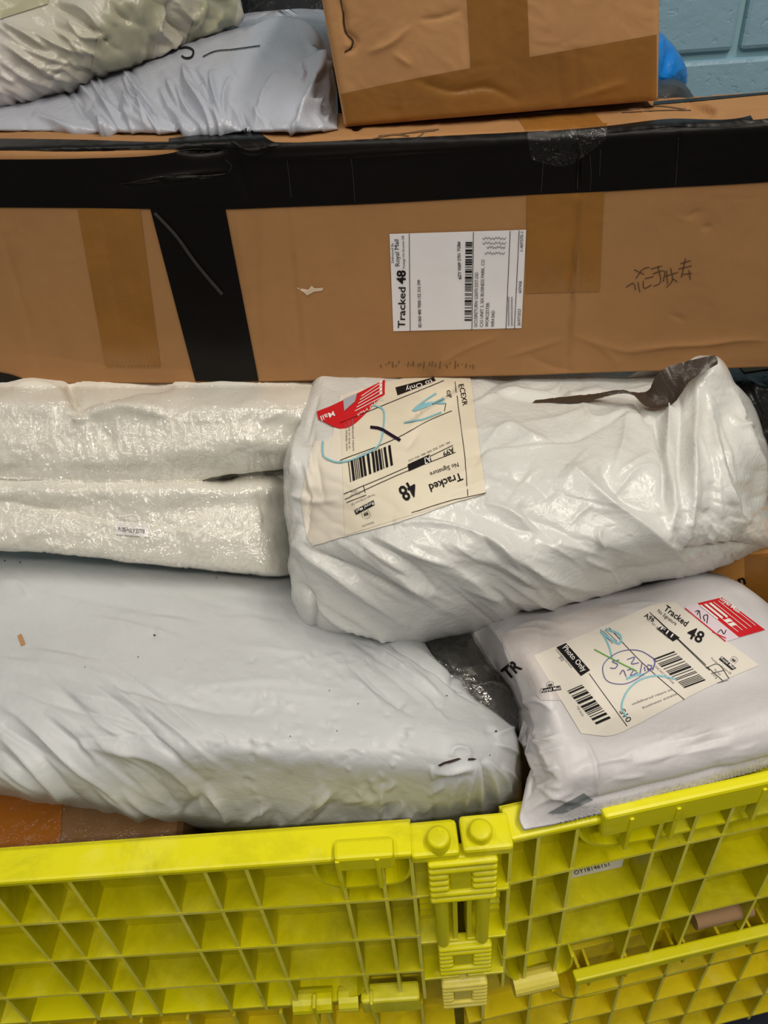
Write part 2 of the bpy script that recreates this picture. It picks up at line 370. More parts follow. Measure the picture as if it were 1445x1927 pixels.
M_red = ink('red_print', srgb(200, 30, 38)); M_pen = ink('blue_pen', srgb(92, 88, 150)); M_hil = ink('turquoise_marker', srgb(132, 186, 200)); M_gpen = ink('green_pen', srgb(90, 160, 60)); M_purple = ink('dark_marker', srgb(28, 20, 40), .3)
M_brownpen = ink('faint_pen', srgb(70, 52, 46))
m, nt, b = base_mat('quilt_cloth', srgb(234, 231, 220), .85, .2); v_ = coords(nt); bump(nt, b, noise(nt, v_, 700, 2), .15, .0006, bump(nt, None, noise(nt, v_, 40, 4), .2, .003)); M_cloth = m
m, nt, b = base_mat('painted_block', srgb(128, 164, 180), .38, .5); v_ = coords(nt)
pit = ramp(nt, noise(nt, v_, 75, 3, .4), [(.30, (0, 0, 0)), (.42, (1, 1, 1))]); bump(nt, b, pit, .35, .002, bump(nt, None, noise(nt, v_, 45, 4), .35, .004))
nt.links.new(mix(nt, noise(nt, v_, 6, 3), srgb(132, 168, 190), srgb(144, 180, 198)), b.inputs['Base Color']); M_block = m
m, nt, b = base_mat('painted_mortar', srgb(146, 184, 196), .4, .5); M_mortar = m
m, nt, b = base_mat('floor_paint', srgb(28, 36, 58), .5, .4); nt.links.new(mix(nt, noise(nt, coords(nt), 12, 5), srgb(24, 32, 54), srgb(40, 46, 66)), b.inputs['Base Color']); M_floor = m

# ------------------------------------------------------------------ bags: a modelled front skin, a rounded back
HOST = {}
def bvh_of(P):
    nv, nu = P.shape[:2]; return BVHTree.FromPolygons([tuple(x) for x in P.reshape(-1, 3)], grid_faces(nv, nu).tolist())
def sheet(rows, step=3.2, folds=(), extra=None, edge=0.0, edge_w=.08):
    rr = [np.array(r_, float) for r_ in rows]
    wpx = np.mean([np.abs(np.diff(r_[:, :2], axis=0)).max(1).sum() for r_ in rr]); hpx = np.mean([np.linalg.norm(np.diff(np.stack([spline(r_, 5) for r_ in rr])[:, k, :2], axis=0), axis=1).sum() for k in range(5)])
    nu = int(np.clip(wpx / step, 8, 420)); nv = int(np.clip(hpx / step, 8, 420))
    L = lattice(rr, nu, nv)
    if edge:
        u = np.linspace(0, 1, nu)[None, :]; v = np.linspace(0, 1, nv)[:, None]
        t = np.clip(np.minimum(np.minimum(u, 1 - u), np.minimum(v, 1 - v) * hpx / max(wpx, 1)) / edge_w, 0, 1)
        L[..., 2] += edge * (1 - np.sqrt(1 - (1 - t) ** 2))
    P = at_depths(L[..., 0], L[..., 1], L[..., 2])
    n = normals(P); px, py = L[..., 0], L[..., 1]
    D = fold_field(px, py, folds)
    if extra is not None: D = D + extra(px, py)
    return P + n * D[..., None]
def bag(name, mat, rows, back, label=None, cat=None, parent=None, step=3.2, folds=(), extra=None, edge=0.03, edge_w=.07, group=None):
    P = sheet(rows, step, folds, extra, edge, edge_w)
    nv, nu = P.shape[:2]; V = P.reshape(-1, 3); Fc = grid_faces(nv, nu).tolist()
    loop = np.concatenate([np.arange(nu), np.arange(1, nv) * nu + nu - 1, (nv - 1) * nu + np.arange(nu - 2, -1, -1), np.arange(nv - 2, 0, -1) * nu])
    B = V[loop]; c = V.mean(0) * .5 + B.mean(0) * .5; bk = np.array(back, float); prev = loop; parts = [V]; n = len(V)
    for a, h in ((.08, .45), (.25, .75), (.55, .95), (.85, 1.0)):
        parts.append(B + (c - B) * a + bk * h); cur = np.arange(len(loop)) + n; n += len(loop)
        k = len(loop); Fc += [[int(prev[i]), int(cur[i]), int(cur[(i + 1) % k]), int(prev[(i + 1) % k])] for i in range(k)]; prev = cur
    parts.append((c + bk)[None]); Fc += [[int(prev[i]), n, int(prev[(i + 1) % len(loop)])] for i in range(len(loop))]
    o = mk(name, np.concatenate(parts), Fc, mat, parent, True)
    tag(o, label, cat, group); HOST[o.name] = bvh_of(P); return o

def hit(host, px, py, off):
    v = ray(px, py); v = v / np.linalg.norm(v); bv = HOST[host]
    loc, nrm, _, _ = bv.ray_cast(Vector(CAM), Vector(v))
    if loc is None: return None
    n = np.array(nrm); 
    if n @ v > 0: n = -n
    return np.array(loc) + n * off * .5 - v * off * .5
def hits(name, host, pts2, faces, mat, parent, off, smooth=True, fm=None, mats=None):
    V = []; ok = {}
    for i, (x, y) in enumerate(pts2):
        q = hit(host, x, y, off)
        if q is not None: ok[i] = len(V); V.append(q)
    keep = [k for k, f in enumerate(faces) if all(i in ok for i in f)]
    if not keep: print('no hits', name); return None
    return mk(name, V, [[ok[i] for i in faces[k]] for k in keep], mat, parent, smooth)
def decal(name, host, quad, mat, parent, off=.0008, step=4., edges=None, jag=None):
    """a thin sheet stuck on host: quad = 4 polylines-corners (tl,tr,br,bl) or top/bottom polylines"""
    if len(quad) == 2: top, bot = quad
    else: top = [quad[0], quad[1]]; bot = [quad[3], quad[2]]
    def L(p): return np.linalg.norm(np.diff(np.array(p, float), axis=0), axis=1).sum()
    nu = int(max(3, max(L(top), L(bot)) / step)); nv = int(max(3, max(np.hypot(top[0][0] - bot[0][0], top[0][1] - bot[0][1]), np.hypot(top[-1][0] - bot[-1][0], top[-1][1] - bot[-1][1])) / step))
    a = spline(np.array(top, float), nu); b_ = spline(np.array(bot, float), nu)
    t = np.linspace(0, 1, nv)[:, None, None]; G = a[None] * (1 - t) + b_[None] * t
    if jag: 
        w = jag * (np.arange(nu) % 2 - .5); G[-1, :, 1] += w
    return hits(name, host, G.reshape(-1, 2), grid_faces(nv, nu).tolist(), mat, parent, off)

# ---- print: lettering, rules and bars, laid onto the sheet they are printed on
FONT_CACHE = {}
def glyphs(s, bold=0.0):
    k = (s, bold)
    if k not in FONT_CACHE:
        cu = bpy.data.curves.new('lettering', 'FONT'); cu.body = s; cu.resolution_u = 2; cu.offset = bold; cu.size = 1
        ob = bpy.data.objects.new('lettering', cu); sc.collection.objects.link(ob); dg = bpy.context.evaluated_depsgraph_get(); dg.update()
        me = bpy.data.meshes.new_from_object(ob.evaluated_get(dg))
        V = np.array([v.co[:2] for v in me.vertices]); Fc = [list(p.vertices) for p in me.polygons]
        bpy.data.objects.remove(ob); bpy.data.curves.remove(cu); bpy.data.meshes.remove(me); FONT_CACHE[k] = (V, Fc)
    return FONT_CACHE[k]
class Print:
    def __init__(s): s.v = []; s.f = []
    def poly(s, pts):
        n = len(s.v); s.v += [tuple(p) for p in pts]; s.f.append(list(range(n, n + len(pts))))
    def quad(s, a, b, c, d, nu=1, nv=1):
        a, b, c, d = (np.array(p, float) for p in (a, b, c, d)); n = len(s.v)
        for j in range(nv + 1):
            for i in range(nu + 1):
                u, v = i / nu, j / nv; s.v.append(tuple((a * (1 - u) + b * u) * (1 - v) + (d * (1 - u) + c * u) * v))
        s.f += grid_faces(nv + 1, nu + 1, n).tolist(); return s
    def text(s, t, p0, p1, h, bold=0.0):
        V, Fc = glyphs(t, bold)
        if len(V) == 0: return s
        p0 = np.array(p0, float); p1 = np.array(p1, float); d = p1 - p0; x0, x1 = V[:, 0].min(), V[:, 0].max(); e = d / np.linalg.norm(d); up = np.array([e[1], -e[0]])
        n = len(s.v); q = p0 + (V[:, :1] - x0) / (x1 - x0) * d + V[:, 1:] / .73 * h * up
        s.v += [tuple(x) for x in q]; s.f += [[n + i for i in f] for f in Fc]; return s
    def line(s, pts, w, n=None):
        P = spline(np.array(pts, float), n or max(2, 5 * (len(pts) - 1) + 2)) if len(pts) > 2 else spline(pts, max(2, int(np.hypot(pts[0][0] - pts[1][0], pts[0][1] - pts[1][1]) / 8)))
        T = np.gradient(P, axis=0); T /= np.maximum(np.linalg.norm(T, axis=1), 1e-9)[:, None]; N = np.stack([-T[:, 1], T[:, 0]], 1) * w / 2
        k = len(P); m_ = len(s.v); s.v += [tuple(x) for x in P + N] + [tuple(x) for x in P - N]
        s.f += [[m_ + i, m_ + i + 1, m_ + k + i + 1, m_ + k + i] for i in range(k - 1)]; return s
    def bars(s, p0, p1, h, seed=1, mod=2.2):
        """bars along p0->p1, each standing up by vector h"""
        p0 = np.array(p0, float); p1 = np.array(p1, float); L = np.linalg.norm(p1 - p0); e = (p1 - p0) / L; h = np.array(h, float); R = random.Random(seed); t = 0
        while t < L - mod:
            w = min(mod * R.choice((.55, .55, 1.1, 1.6)), L - t); a = p0 + e * t; s.quad(a, a + e * w, a + e * w + h, a + h, 1, 4); t += w + mod * R.choice((.55, .6, 1.1, 1.5))
        return s
    def build(s, name, host, mat, parent, off=.0014, maxlen=None):
        if maxlen:
            bm = bmesh.new(); vs = [bm.verts.new((x, y, 0)) for x, y in s.v]
            for f in s.f:
                try: bm.faces.new([vs[i] for i in f])
                except ValueError: pass
            for _ in range(3):
                es = [e for e in bm.edges if e.calc_length() > maxlen]
                if not es: break
                bmesh.ops.subdivide_edges(bm, edges=es, cuts=1, use_grid_fill=True); bmesh.ops.triangulate(bm, faces=[f for f in bm.faces if len(f.verts) > 4])
            bm.verts.index_update(); V = [(v.co.x, v.co.y) for v in bm.verts]; Fc = [[v.index for v in f.verts] for f in bm.faces]; bm.free()
        else: V, Fc = s.v, s.f
        o = hits(name, host, V, Fc, mat, parent, off, smooth=False)
        if o and name in ('tape_crease', 'label_print', 'label_print_white', 'hole', 'smudge', 'fine_print', 'faint_print'): o['kind'] = 'stuff'   # lettering and marks too small to part
        return o
def crest(pr, c, e, h):
    """small crown over a lettered tablet: crown points and a frame"""
    c = np.array(c, float); e = np.array(e, float); e = e / np.linalg.norm(e); up = np.array([e[1], -e[0]])
    q = lambda a, b_: c + e * a * h + up * b_ * h
    for a in (-.3, 0, .3): pr.poly([q(a - .12, .05), q(a + .12, .05), q(a, .42)])
    pr.quad(q(-.42, -.06), q(.42, -.06), q(.42, .04), q(-.42, .04)); 
    for sx in (-.2, .2): pr.line([q(sx - .12, -.45), q(sx - .12, -.15), q(sx + .1, -.15), q(sx + .1, -.32)], h * .09)
    pr.line([q(-.6, -.6), q(-.6, .6), q(.6, .6), q(.6, -.6)], h * .05, 12)

# ------------------------------------------------------------------ setting
floor = MB().box(-2.8, 2.9, -2.2, 2.0, .12, .16).build('floor', M_floor); tag(floor, 'dark navy painted floor under the yellow container', kind='structure')
wa = math.radians(-7); wp = at_depth(1385, 100, 1.27); we = np.array([math.cos(wa), math.sin(wa), 0]); wn = np.array([-math.sin(wa), math.cos(wa), 0])
jz = wp[2] - .002; wo = np.array([wp[0], wp[1], 0])
wall = MB(wo, we, wn).box(-2.75, 2.72, .012, .15, .13, 3.0).build('wall_back', M_mortar); tag(wall, 'pale blue painted blockwork wall behind the parcels', kind='structure')
bw, bh, jt = .44, .215, .010
bm = bmesh.new(); bmesh.ops.create_cube(bm, size=1)
for v in bm.verts: v.co = Vector((v.co.x * bw, v.co.y * .06, v.co.z * bh))
bmesh.ops.bevel(bm, geom=bm.edges[:], offset=.006, segments=2, affect='EDGES', profile=.5)
bme = bpy.data.meshes.new('block'); bm.to_mesh(bme); bm.free(); bme.materials.append(M_block)
for rr_ in range(-6, 7):
    zc = jz + jt / 2 + bh / 2 + rr_ * (bh + jt)
    for cc in range(-6, 6):
        xc = (cc + .5) * (bw + jt) + (0 if rr_ % 2 == 0 else (bw + jt) / 2)
        o = bpy.data.objects.new('block', bme); sc.collection.objects.link(o); o.parent = wall
        p = wo + we * xc + wn * (.03 + rnd.uniform(-.0015, .0015)) + np.array([0, 0, zc]); o.location = p - ORG['wall_back']; o.rotation_euler = (0, 0, wa)

# ------------------------------------------------------------------ yellow folding container
HZ = np.array([.0356, .30, 0.0])
crate = empty('folding_container', (0.03, .65, .16), 'bright yellow folding plastic container with ribbed hinged sides, filled with parcels', 'container')
def panel(ang, ribs, s0, s1, name, sgn):
    a = math.radians(ang); e = np.array([math.cos(a), math.sin(a), 0]); n = np.array([-math.sin(a), math.cos(a), 0])
    B = lambda: MB(HZ, e, n)
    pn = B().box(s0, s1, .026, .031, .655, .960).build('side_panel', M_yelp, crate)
    rim = B().box(s0, s1, -.0015, .027, .957, .9655, .0025).build('rim', M_yel, pn)
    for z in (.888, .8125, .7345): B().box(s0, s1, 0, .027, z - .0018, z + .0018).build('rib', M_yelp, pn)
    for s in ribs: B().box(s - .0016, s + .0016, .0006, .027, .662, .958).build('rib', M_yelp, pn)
    return pn, B, e, n
lr = [-.040, -.064, -.097, -.171, -.204, -.240, -.313, -.345, -.378, -.450, -.482, -.515, -.585]
rrb = [.041, .064, .0965, .171, .203, .235, .305, .338, .371, .44, .475, .51, .58]
pL, BL, eL, nL = panel(-1.4, lr, -.60, -.0385, 'left', -1)
pR, BR, eR, nR = panel(7.3, rrb, .040, .64, 'right', 1)
def sz(px, py, e, n, d=0.0):
    P = on_plane(px, py, HZ + n * d, n); return ((P - HZ) @ e, P[2])
def path(pts, e, n): return [sz(x, y, e, n) for x, y in pts]
# scoops and clips on the panels
BL().plate(path([(588, 1622), (592, 1640), (608, 1662), (640, 1672), (700, 1669), (752, 1662), (768, 1650), (775, 1632)], eL, nL), .001, .026, .003).build('hand_scoop', M_yel, pL)
q0 = sz(621, 1592, eL, nL, -.006); q1 = sz(748, 1585, eL, nL, -.006)
BL().box(q0[0], q1[0] - .004, -.0065, .010, .954, .975, .003).build('clip', M_yel, pL)
for px in (640, 714): 
    s_, z_ = sz(px, 1640, eL, nL, -.003); BL().box(s_ - .0018, s_ + .0018, -.0075, .002, .925, .972, .0008).build('clip_rib', M_yel, pL)
BL().plate([(-.60, .668), (-.40, .668), (-.20, .668), (-.125, .672), (-.103, .688), (-.094, .728)], .001, .026, .003).build('bottom_scoop', M_yel, pL)
BL().box(-.60, -.04, .004, .030, .652, .658).build('bottom_rail', M_yel2, pL)
zb = .655
for s0_, s1_ in ((-.175, -.135), (-.128, -.108)): BL().cyl((s0_, .004, zb + .012), (s1_, .004, zb + .012), .012, 14).build('hinge_barrel', M_yel, pL)
BL().box(-.105, -.045, -.006, .012, .650, .682, .003).build('clip', M_yel, pL)
for s_ in (-.152, -.094): BL().box(s_ - .0016, s_ + .0016, -.009, .004, .640, .685, .0007).build('clip_rib', M_yel, pL)
BR().plate(path([(1087, 1548), (1092, 1572), (1110, 1588), (1145, 1593), (1185, 1588), (1310, 1563), (1460, 1529), (1560, 1503)], eR, nR), .001, .026, .003).build('hand_scoop', M_yel, pR)
s0_, _ = sz(1142, 1520, eR, nR, -.006)
BR().box(s0_, s0_ + .20, -.0065, .004, .945, .977, .003).build('clip', M_yel, pR)
for px in (1186, 1268, 1412): 
    s_, z_ = sz(px, 1530, eR, nR, -.003); BR().box(s_ - .0018, s_ + .0018, -.0080, .002, .920, .968, .0008).build('clip_rib', M_yel, pR)
BR().plate(path([(947, 1803), (951, 1828), (966, 1843), (990, 1849), (1040, 1840), (1066, 1828), (1079, 1803)], eR, nR), .001, .026, .003).build('bottom_scoop', M_yel, pR)
p_ = sz(968, 1862, eR, nR, -.004); q_ = sz(1048, 1848, eR, nR, -.004)
BR().cyl((p_[0], .002, p_[1] - .004), (q_[0], .002, p_[1] - .004), .012, 16).build('hinge_barrel', M_yel3, pR)
s_, z_ = sz(1085, 1832, eR, nR, -.006)
BR().box(s_, .64, -.008, .004, .640, .6545, .002).build('bottom_rail', M_yel, pR)
BR().plate(path([(1042, 1868), (1062, 1879), (1090, 1880), (1160, 1863), (1300, 1828), (1460, 1786)], eR, nR), .001, .026, .003).build('rail_scoop', M_yel2, pR)
for px, py in ((1108, 1840), (1172, 1840), (1280, 1812), (1402, 1780)):
    s_, z_ = sz(px, py, eR, nR); BR().box(s_ - .0014, s_ + .0014, -.003, .024, .618, .650).build('clip_rib', M_yel2, pR)
stk = BR().box(*(lambda a, b_: (a - .0, b_ + .0))(sz(1075, 1648, eR, nR, .0255)[0], sz(1171, 1625, eR, nR, .0255)[0]), .0250, .0262, .8150, .8420).build('barcode_sticker', M_paper, pR)
HOST['sticker'] = BVHTree.FromPolygons([tuple(HZ + eR * a + nR * .0249 + np.array([0, 0, c])) for a, c in ((0, .75), (.3, .75), (.3, .97), (0, .97))], [[0, 1, 2, 3]])
pr = Print(); 
for k in range(22):
    x = 1078 + k * 4.2; y = 1630 - (x - 1078) * .235; w = (1.2, 2.2, 1.0, 2.8)[(k * 7) % 4]; pr.quad((x, y + 9), (x + w, y + 9 - w * .23), (x + w, y - 3), (x, y - 3))
pr.text('OY18146151', (1081, 1646), (1147, 1629), 8)
pr.build('barcode_print', 'sticker', M_ink, pR, .0004)
# centre hinge
BC = lambda: MB(HZ)
hg = BC().box(-.040, -.0045, .022, .030, .655, .957).build('hinge_post', M_yel, crate)
BC().box(.0045, .041, .022, .030, .655, .957).build('hinge_leaf', M_yel, hg)
for s_ in (-.0062, .0062): BC().box(s_ - .002, s_ + .002, .002, .024, .70, .89).build('hinge_web', M_yel, hg)
for zz in (.888, .796, .712):
    BC().box(-.039, -.004, .001, .024, zz - .002, zz + .002, .0008).build('hinge_shelf', M_yel, hg); BC().box(.004, .040, .001, .024, zz - .002, zz + .002, .0008).build('hinge_shelf', M_yel, hg)
BC().box(-.0395, -.0012, -.003, .026, .953, .9655, .003).build('hinge_ear', M_yel, hg)
BC().box(.0012, .041, -.003, .027, .955, .9675, .003).build('hinge_ear', M_yel, hg)
for px, py in ((825, 1578), (904, 1564)):
    P = at_height(px, py, .972) - HZ; BC().cyl((P[0], P[1], .962), (P[0], P[1], .9765), .0098, 24, .0093, .003).build('hinge_pin', M_yel, hg, True)
def bellows(x0, x1, z1, z0, n, mat, dd=-.006):
    pl = BC().box(x0 + .001, x1 - .001, dd + .003, .010, z0, z1, .002).build('hinge_block', mat, hg)
    h = (z1 - z0) / n; c = (x0 + x1) / 2 - .002
    for k in range(n):
        z = z1 - (k + .5) * h
        sp = [(x0, x1)] if k < 2 or k > n - 3 else [(x0, c - .009), (c + .009, x1)]
        for a, b_ in sp: BC().box(a, b_, dd - .001, dd + .010, z - h * .34, z + h * .34, h * .26).build('ridge', mat, pl, True)
    BC().box(c - .0085, c + .0085, dd + .0015, dd + .008, z0 + 2.1 * h, z1 - 2.1 * h, .0012).build('centre_pad', mat, pl)
bellows(-.0275, .0285, .957, .888, 7, M_yel)
bellows(-.0235, .0265, .793, .731, 7, M_yel, -.004)
bellows(-.0225, .0235, .705, .645, 7, M_yel3, -.004)
for px, x0 in ((829, -.018), (905, .0175)): BC().cyl((x0, .001, .892), (x0, .001, .799), .0066, 18, .0058).build('hinge_rod', M_yel, hg, True)
for s0_, s1_ in ((-.0365, -.024), (-.0125, -.008), (.0085, .012), (.023, .035)):
    for k in range(4): BC().box(s0_, s1_, .012, .023, .862 - .0115 * k, .8645 - .0115 * k).build('hinge_fin', M_yel, hg)
# lower tier, sides, back and bottom of the container
for e, n, s0_, s1_, ribs in ((eL, nL, -.60, -.01, lr), (eR, nR, .005, .64, rrb)):
    lo = MB(HZ, e, n).box(s0_, s1_, .022, .028, .33, .652).build('base_panel', M_yel2, crate)
    for z in (.580, .504, .428, .352): MB(HZ, e, n).box(s0_, s1_, .001, .026, z - .002, z + .002).build('rib', M_yel2, lo)
    for k in range(12):
        s_ = s0_ + (s1_ - s0_) * (k + .3) / 12; MB(HZ, e, n).box(s_ - .0016, s_ + .0016, .001, .026, .34, .648).build('rib', M_yel2, lo)
cL = HZ + eL * -.60; cR = HZ + eR * .64; YB = 1.10
ub = lambda a, b_: (b_ - a) / np.linalg.norm(b_ - a)
for a, b_ in ((np.array([cL[0], YB, 0]), cL), (cR, np.array([cR[0], YB, 0])), (np.array([cR[0], YB, 0]), np.array([cL[0], YB, 0]))):
    e = ub(a, b_); n = np.array([-e[1], e[0], 0]); L = np.linalg.norm(b_ - a)
    sp = MB(a, e, n).box(0, L, .026, .031, .34, .960).build('side_panel', M_yel, crate); MB(a, e, n).box(0, L, -.001, .031, .957, .9655, .0025).build('rim', M_yel, sp)
    for z in (.888, .8125, .7345, .655, .60): MB(a, e, n).box(0, L, 0, .027, z - .0018, z + .0018).build('rib', M_yel, sp)
    for k in range(1, int(L / .09)): MB(a, e, n).box(k * .09 - .0016, k * .09 + .0016, 0, .027, .60, .957).build('rib', M_yel, sp)
MB().box(cL[0] + .0, cR[0] - .0, .40, YB, .335, .35).build('bottom_plate', M_yel2, crate)
for x in (-.5, 0.03, .56): MB().box(x - .05, x + .05, .42, YB - .02, .16, .336).build('skid', M_yel2, crate)
# rolled scrap lodged in a rib cell
P = on_plane(1354, 1722, HZ + nR * .012, nR); ss = (P - HZ) @ eR
MB(HZ, eR, nR).cyl((ss - .030, .012, P[2] + .002), (ss + .034, .012, P[2] + .002), .0095, 18, .0092).build('cardboard_scrap', card_mat('scrap_card', srgb(176, 142, 104)), None, True)
tag(bpy.data.objects['cardboard_scrap'], 'small rolled brown card scrap lodged in a rib cell of the yellow container', 'scrap')

# ------------------------------------------------------------------ long carton with black tape
cols = [(-330, .80), (0, .742), (225, .722), (450, .700), (760, .690), (1080, .662), (1445, .628), (1700, .60)]
botpx = lambda x: np.interp(x, [-330, 0, 450, 1085, 1445, 1700], [722, 722, 720, 703, 691, 682])
toppx = lambda x: np.interp(x, [-330, 0, 250, 450, 700, 1090, 1445, 1700], [296, 282, 276, 266, 258, 247, 226, 212])
NS = 430; xs = np.linspace(-330, 1700, NS)
Yc = spline(np.array([(a, 0, b_) for a, b_ in cols], float), 600); Yf = lambda x: np.interp(x, Yc[:, 0], Yc[:, 2])
Bt = np.stack([at_depth(x, botpx(x), Yf(x)) for x in xs]); Tp = np.stack([at_depth(x, toppx(x), Yf(x)) for x in xs])
DEPTH = .098
tan = np.gradient((Bt + Tp) / 2, axis=0); tan[:, 2] = 0; tan /= np.linalg.norm(tan, axis=1)[:, None]; inn = np.stack([-tan[:, 1], tan[:, 0], np.zeros(NS)], 1)
prof = [(0, t) for t in np.linspace(0.0, .965, 130)]                     # (depth fraction in m, height fraction)
for a in np.linspace(0, math.pi / 2, 8)[1:]: prof.append((.0075 * (1 - math.cos(a)), .965 + .035 * math.sin(a)))
prof += [(d, 1.0) for d in np.linspace(.009, DEPTH - .004, 36)] + [(DEPTH - .001, .99)]
Pg = np.stack([Bt + (Tp - Bt) * t + inn * d for d, t in prof])             # (nv, NS, 3)
# let the upper face follow the slightly bowed edges
px, py = project(Pg); nn = normals(Pg)
fl = [([(480, 400), (484, 560), (487, 715)], -.0016, 5, 5), ([(540, 390), (556, 560), (571, 712)], -.0016, 4, 5), ([(548, 390), (566, 560), (580, 712)], .0008, 4, 5),
      ([(1088, 360), (1077, 540), (1064, 700)], -.0045, 3, 5), ([(1096, 360), (1086, 540), (1074, 700)], .0012, 6, 4), ([(1085, 240), (1090, 300), (1088, 372)], -.0045, 4, 4),
      ([(188, 395), (210, 520), (240, 690)], -.0010, 3, 4), ([(0, 430), (35, 545), (60, 640), (70, 690)], -.0014, 4, 5), ([(100, 600), (118, 690)], -.0008, 5, 5),
      ([(445, 395), (455, 480), (470, 560)], .0012, 4, 6), ([(1180, 658), (1260, 652), (1330, 648), (1400, 640), (1450, 642)], .0022, 3, 7), ([(1110, 640), (1180, 662), (1260, 652)], .0014, 3, 6),
      ([(820, 690), (870, 660), (940, 632)], .0012, 3, 5), ([(950, 672), (1010, 655), (1060, 638)], .0012, 3, 5), ([(1080, 630), (1140, 660), (1165, 690)], .0012, 4, 5),
      ([(985, 665), (1040, 690), (1085, 700)], -.0012, 4, 6), ([(1288, 410), (1320, 395)], -.001, 5, 4), ([(1320, 430), (1340, 424)], -.0012, 6, 5),
      ([(1260, 590), (1290, 605)], -.001, 4, 4), ([(240, 345), (330, 332), (430, 322)], .0035, 3, 6), ([(220, 350), (330, 340), (425, 330)], -.002, 3, 4),
      ([(0, 282), (200, 280), (330, 276)], -.003, 5, 4), ([(330, 282), (380, 285), (430, 280)], -.006, 6, 6), ([(430, 262), (470, 285), (520, 270)], .003, 5, 8),
      ([(440, 300), (540, 296), (760, 284), (980, 272)], .0015, 5, 6), ([(450, 300), (456, 330), (470, 380)], -.0015, 4, 4), ([(1280, 250), (1276, 300), (1272, 350)], -.0015, 5, 5), ([(660, 290), (650, 380)], .0009, 4, 10),
      ([(1180, 205), (1200, 215), (1240, 218)], .003, 5, 5), ([(1285, 195), (1320, 200), (1345, 216)], -.007, 6, 6), ([(1300, 190), (1330, 200), (1360, 220)], .004, 6, 8), ([(660, 240), (680, 240)], -.003, 4, 4),
      ([(0, 660), (250, 690), (460, 700)], -.0006, 6, 10)]
D = fold_field(px, py, fl) + .0006 * perlin(px / 130, py / 170, 2) + .0003 * crumple(px, py, 60, 4)
D += np.where(py > toppx(px) + 6, 0, .0012 * crumple(px, py * 3, 60, 9)) + .0006 * (np.sin(px * .021) * np.exp(-((py - botpx(px)) / 14) ** 2))
Pg = Pg + nn * D[..., None]
nv = Pg.shape[0]; V = np.concatenate([Pg.reshape(-1, 3), Bt + inn * (DEPTH - .001)]); Fc = grid_faces(nv, NS).tolist(); k0 = nv * NS; lastrow = (nv - 1) * NS
for i in range(NS - 1): Fc.append([lastrow + i, lastrow + i + 1, k0 + i + 1, k0 + i]); Fc.append([k0 + i, k0 + i + 1, i + 1, i])
for i in (0, NS - 1): Fc.append([r_ * NS + i for r_ in range(nv)] + [k0 + i])
long_box = mk('long_carton', V, Fc, M_card, None, True)
tag(long_box, 'long brown corrugated carton banded with black tape, lying across the heap', 'box')
HOST['long'] = bvh_of(Pg)
D_ = lambda *a, **k: decal(a[0], 'long', a[1], a[2], long_box, **k)
# brown tapes on the front first, then black tape over
D_('brown_tape', [(144, 380), (262, 380), (302, 690), (199, 690)], M_tape, off=.0006, jag=7)
D_('brown_tape', [(992, 240), (1142, 232), (1128, 548), (990, 552)], M_tape, off=.0006)
D_('brown_tape', [(968, 215), (1112, 205), (1142, 240), (992, 250)], M_tape2, off=.0006, step=3)
black = D_('black_tape', [[(-320, 300), (0, 300), (160, 298), (310, 290), (440, 262), (520, 268), (700, 262), (985, 249), (1150, 240), (1250, 226), (1400, 228), (1445, 224), (1690, 211)],
                         [(-320, 392), (0, 390), (160, 391), (310, 393), (440, 393), (520, 390), (700, 383), (985, 367), (1150, 359), (1250, 353), (1400, 345), (1445, 342), (1690, 330)]], M_btape, off=.0010, step=3)
D_('black_tape', [[(283, 392), (424, 390)], [(368, 717), (487, 717)]], M_btape, off=.0014, step=4)
D_('black_tape', [[(-320, 262), (0, 262), (150, 264), (310, 268), (450, 262)], [(-320, 290), (0, 283), (150, 284), (310, 281), (450, 276)]], M_btape, off=.0012, step=3)
D_('black_tape', [[(318, 262), (400, 254), (490, 252), (500, 262)], [(318, 278), (400, 280), (490, 276), (530, 274)]], M_btape, off=.0016, step=3)
D_('black_tape', [[(990, 252), (1150, 238), (1250, 226), (1400, 222), (1412, 219)], [(990, 262), (1150, 250), (1250, 240), (1400, 236), (1420, 232)]], M_btape, off=.0016, step=3)
D_('black_tape', [[(1230, 192), (1300, 186), (1445, 174), (1680, 155)], [(1230, 198), (1300, 192), (1445, 178), (1680, 160)]], M_btape, off=.0010, step=3)
D_('black_tape', [[(-320, 690), (0, 700), (20, 704), (62, 720)], [(-320, 722), (0, 722), (30, 722), (62, 722)]], M_btape, off=.0012, step=3)
D_('crumpled_tape', [[(990, 246), (1060, 244), (1142, 236)], [(1000, 300), (1060, 312), (1140, 262)]], M_film3, off=.0032, step=3)
# wrinkle in the upright black tape
pr = Print(); pr.line([(292, 400), (330, 440), (370, 495), (419, 553)], 6); pr.build('tape_wrinkle', 'long', tape_mat('creased_black_tape', srgb(58, 54, 52), .22, 1, .6), long_box, .0030)
pr = Print()
for s_ in ([(226, 346), (262, 340), (300, 334), (360, 331), (424, 326)], [(300, 339), (350, 337), (400, 333)], [(425, 300), (436, 312), (430, 326)], [(330, 283), (370, 279), (430, 283)], [(540, 300), (544, 330), (548, 372)], [(660, 296), (664, 330), (668, 380)], [(1276, 258), (1273, 300), (1270, 348)], [(1022, 300), (1020, 340), (1018, 362)], [(1110, 290), (1112, 330), (1110, 358)], [(1130, 280), (1128, 330)], [(1088, 262), (1086, 300), (1085, 356)]): pr.line(s_, 1.6)
pr.build('tape_crease', 'long', tape_mat('rubbed_black_tape', srgb(38, 35, 34), .25, 1, .8), long_box, .0018)
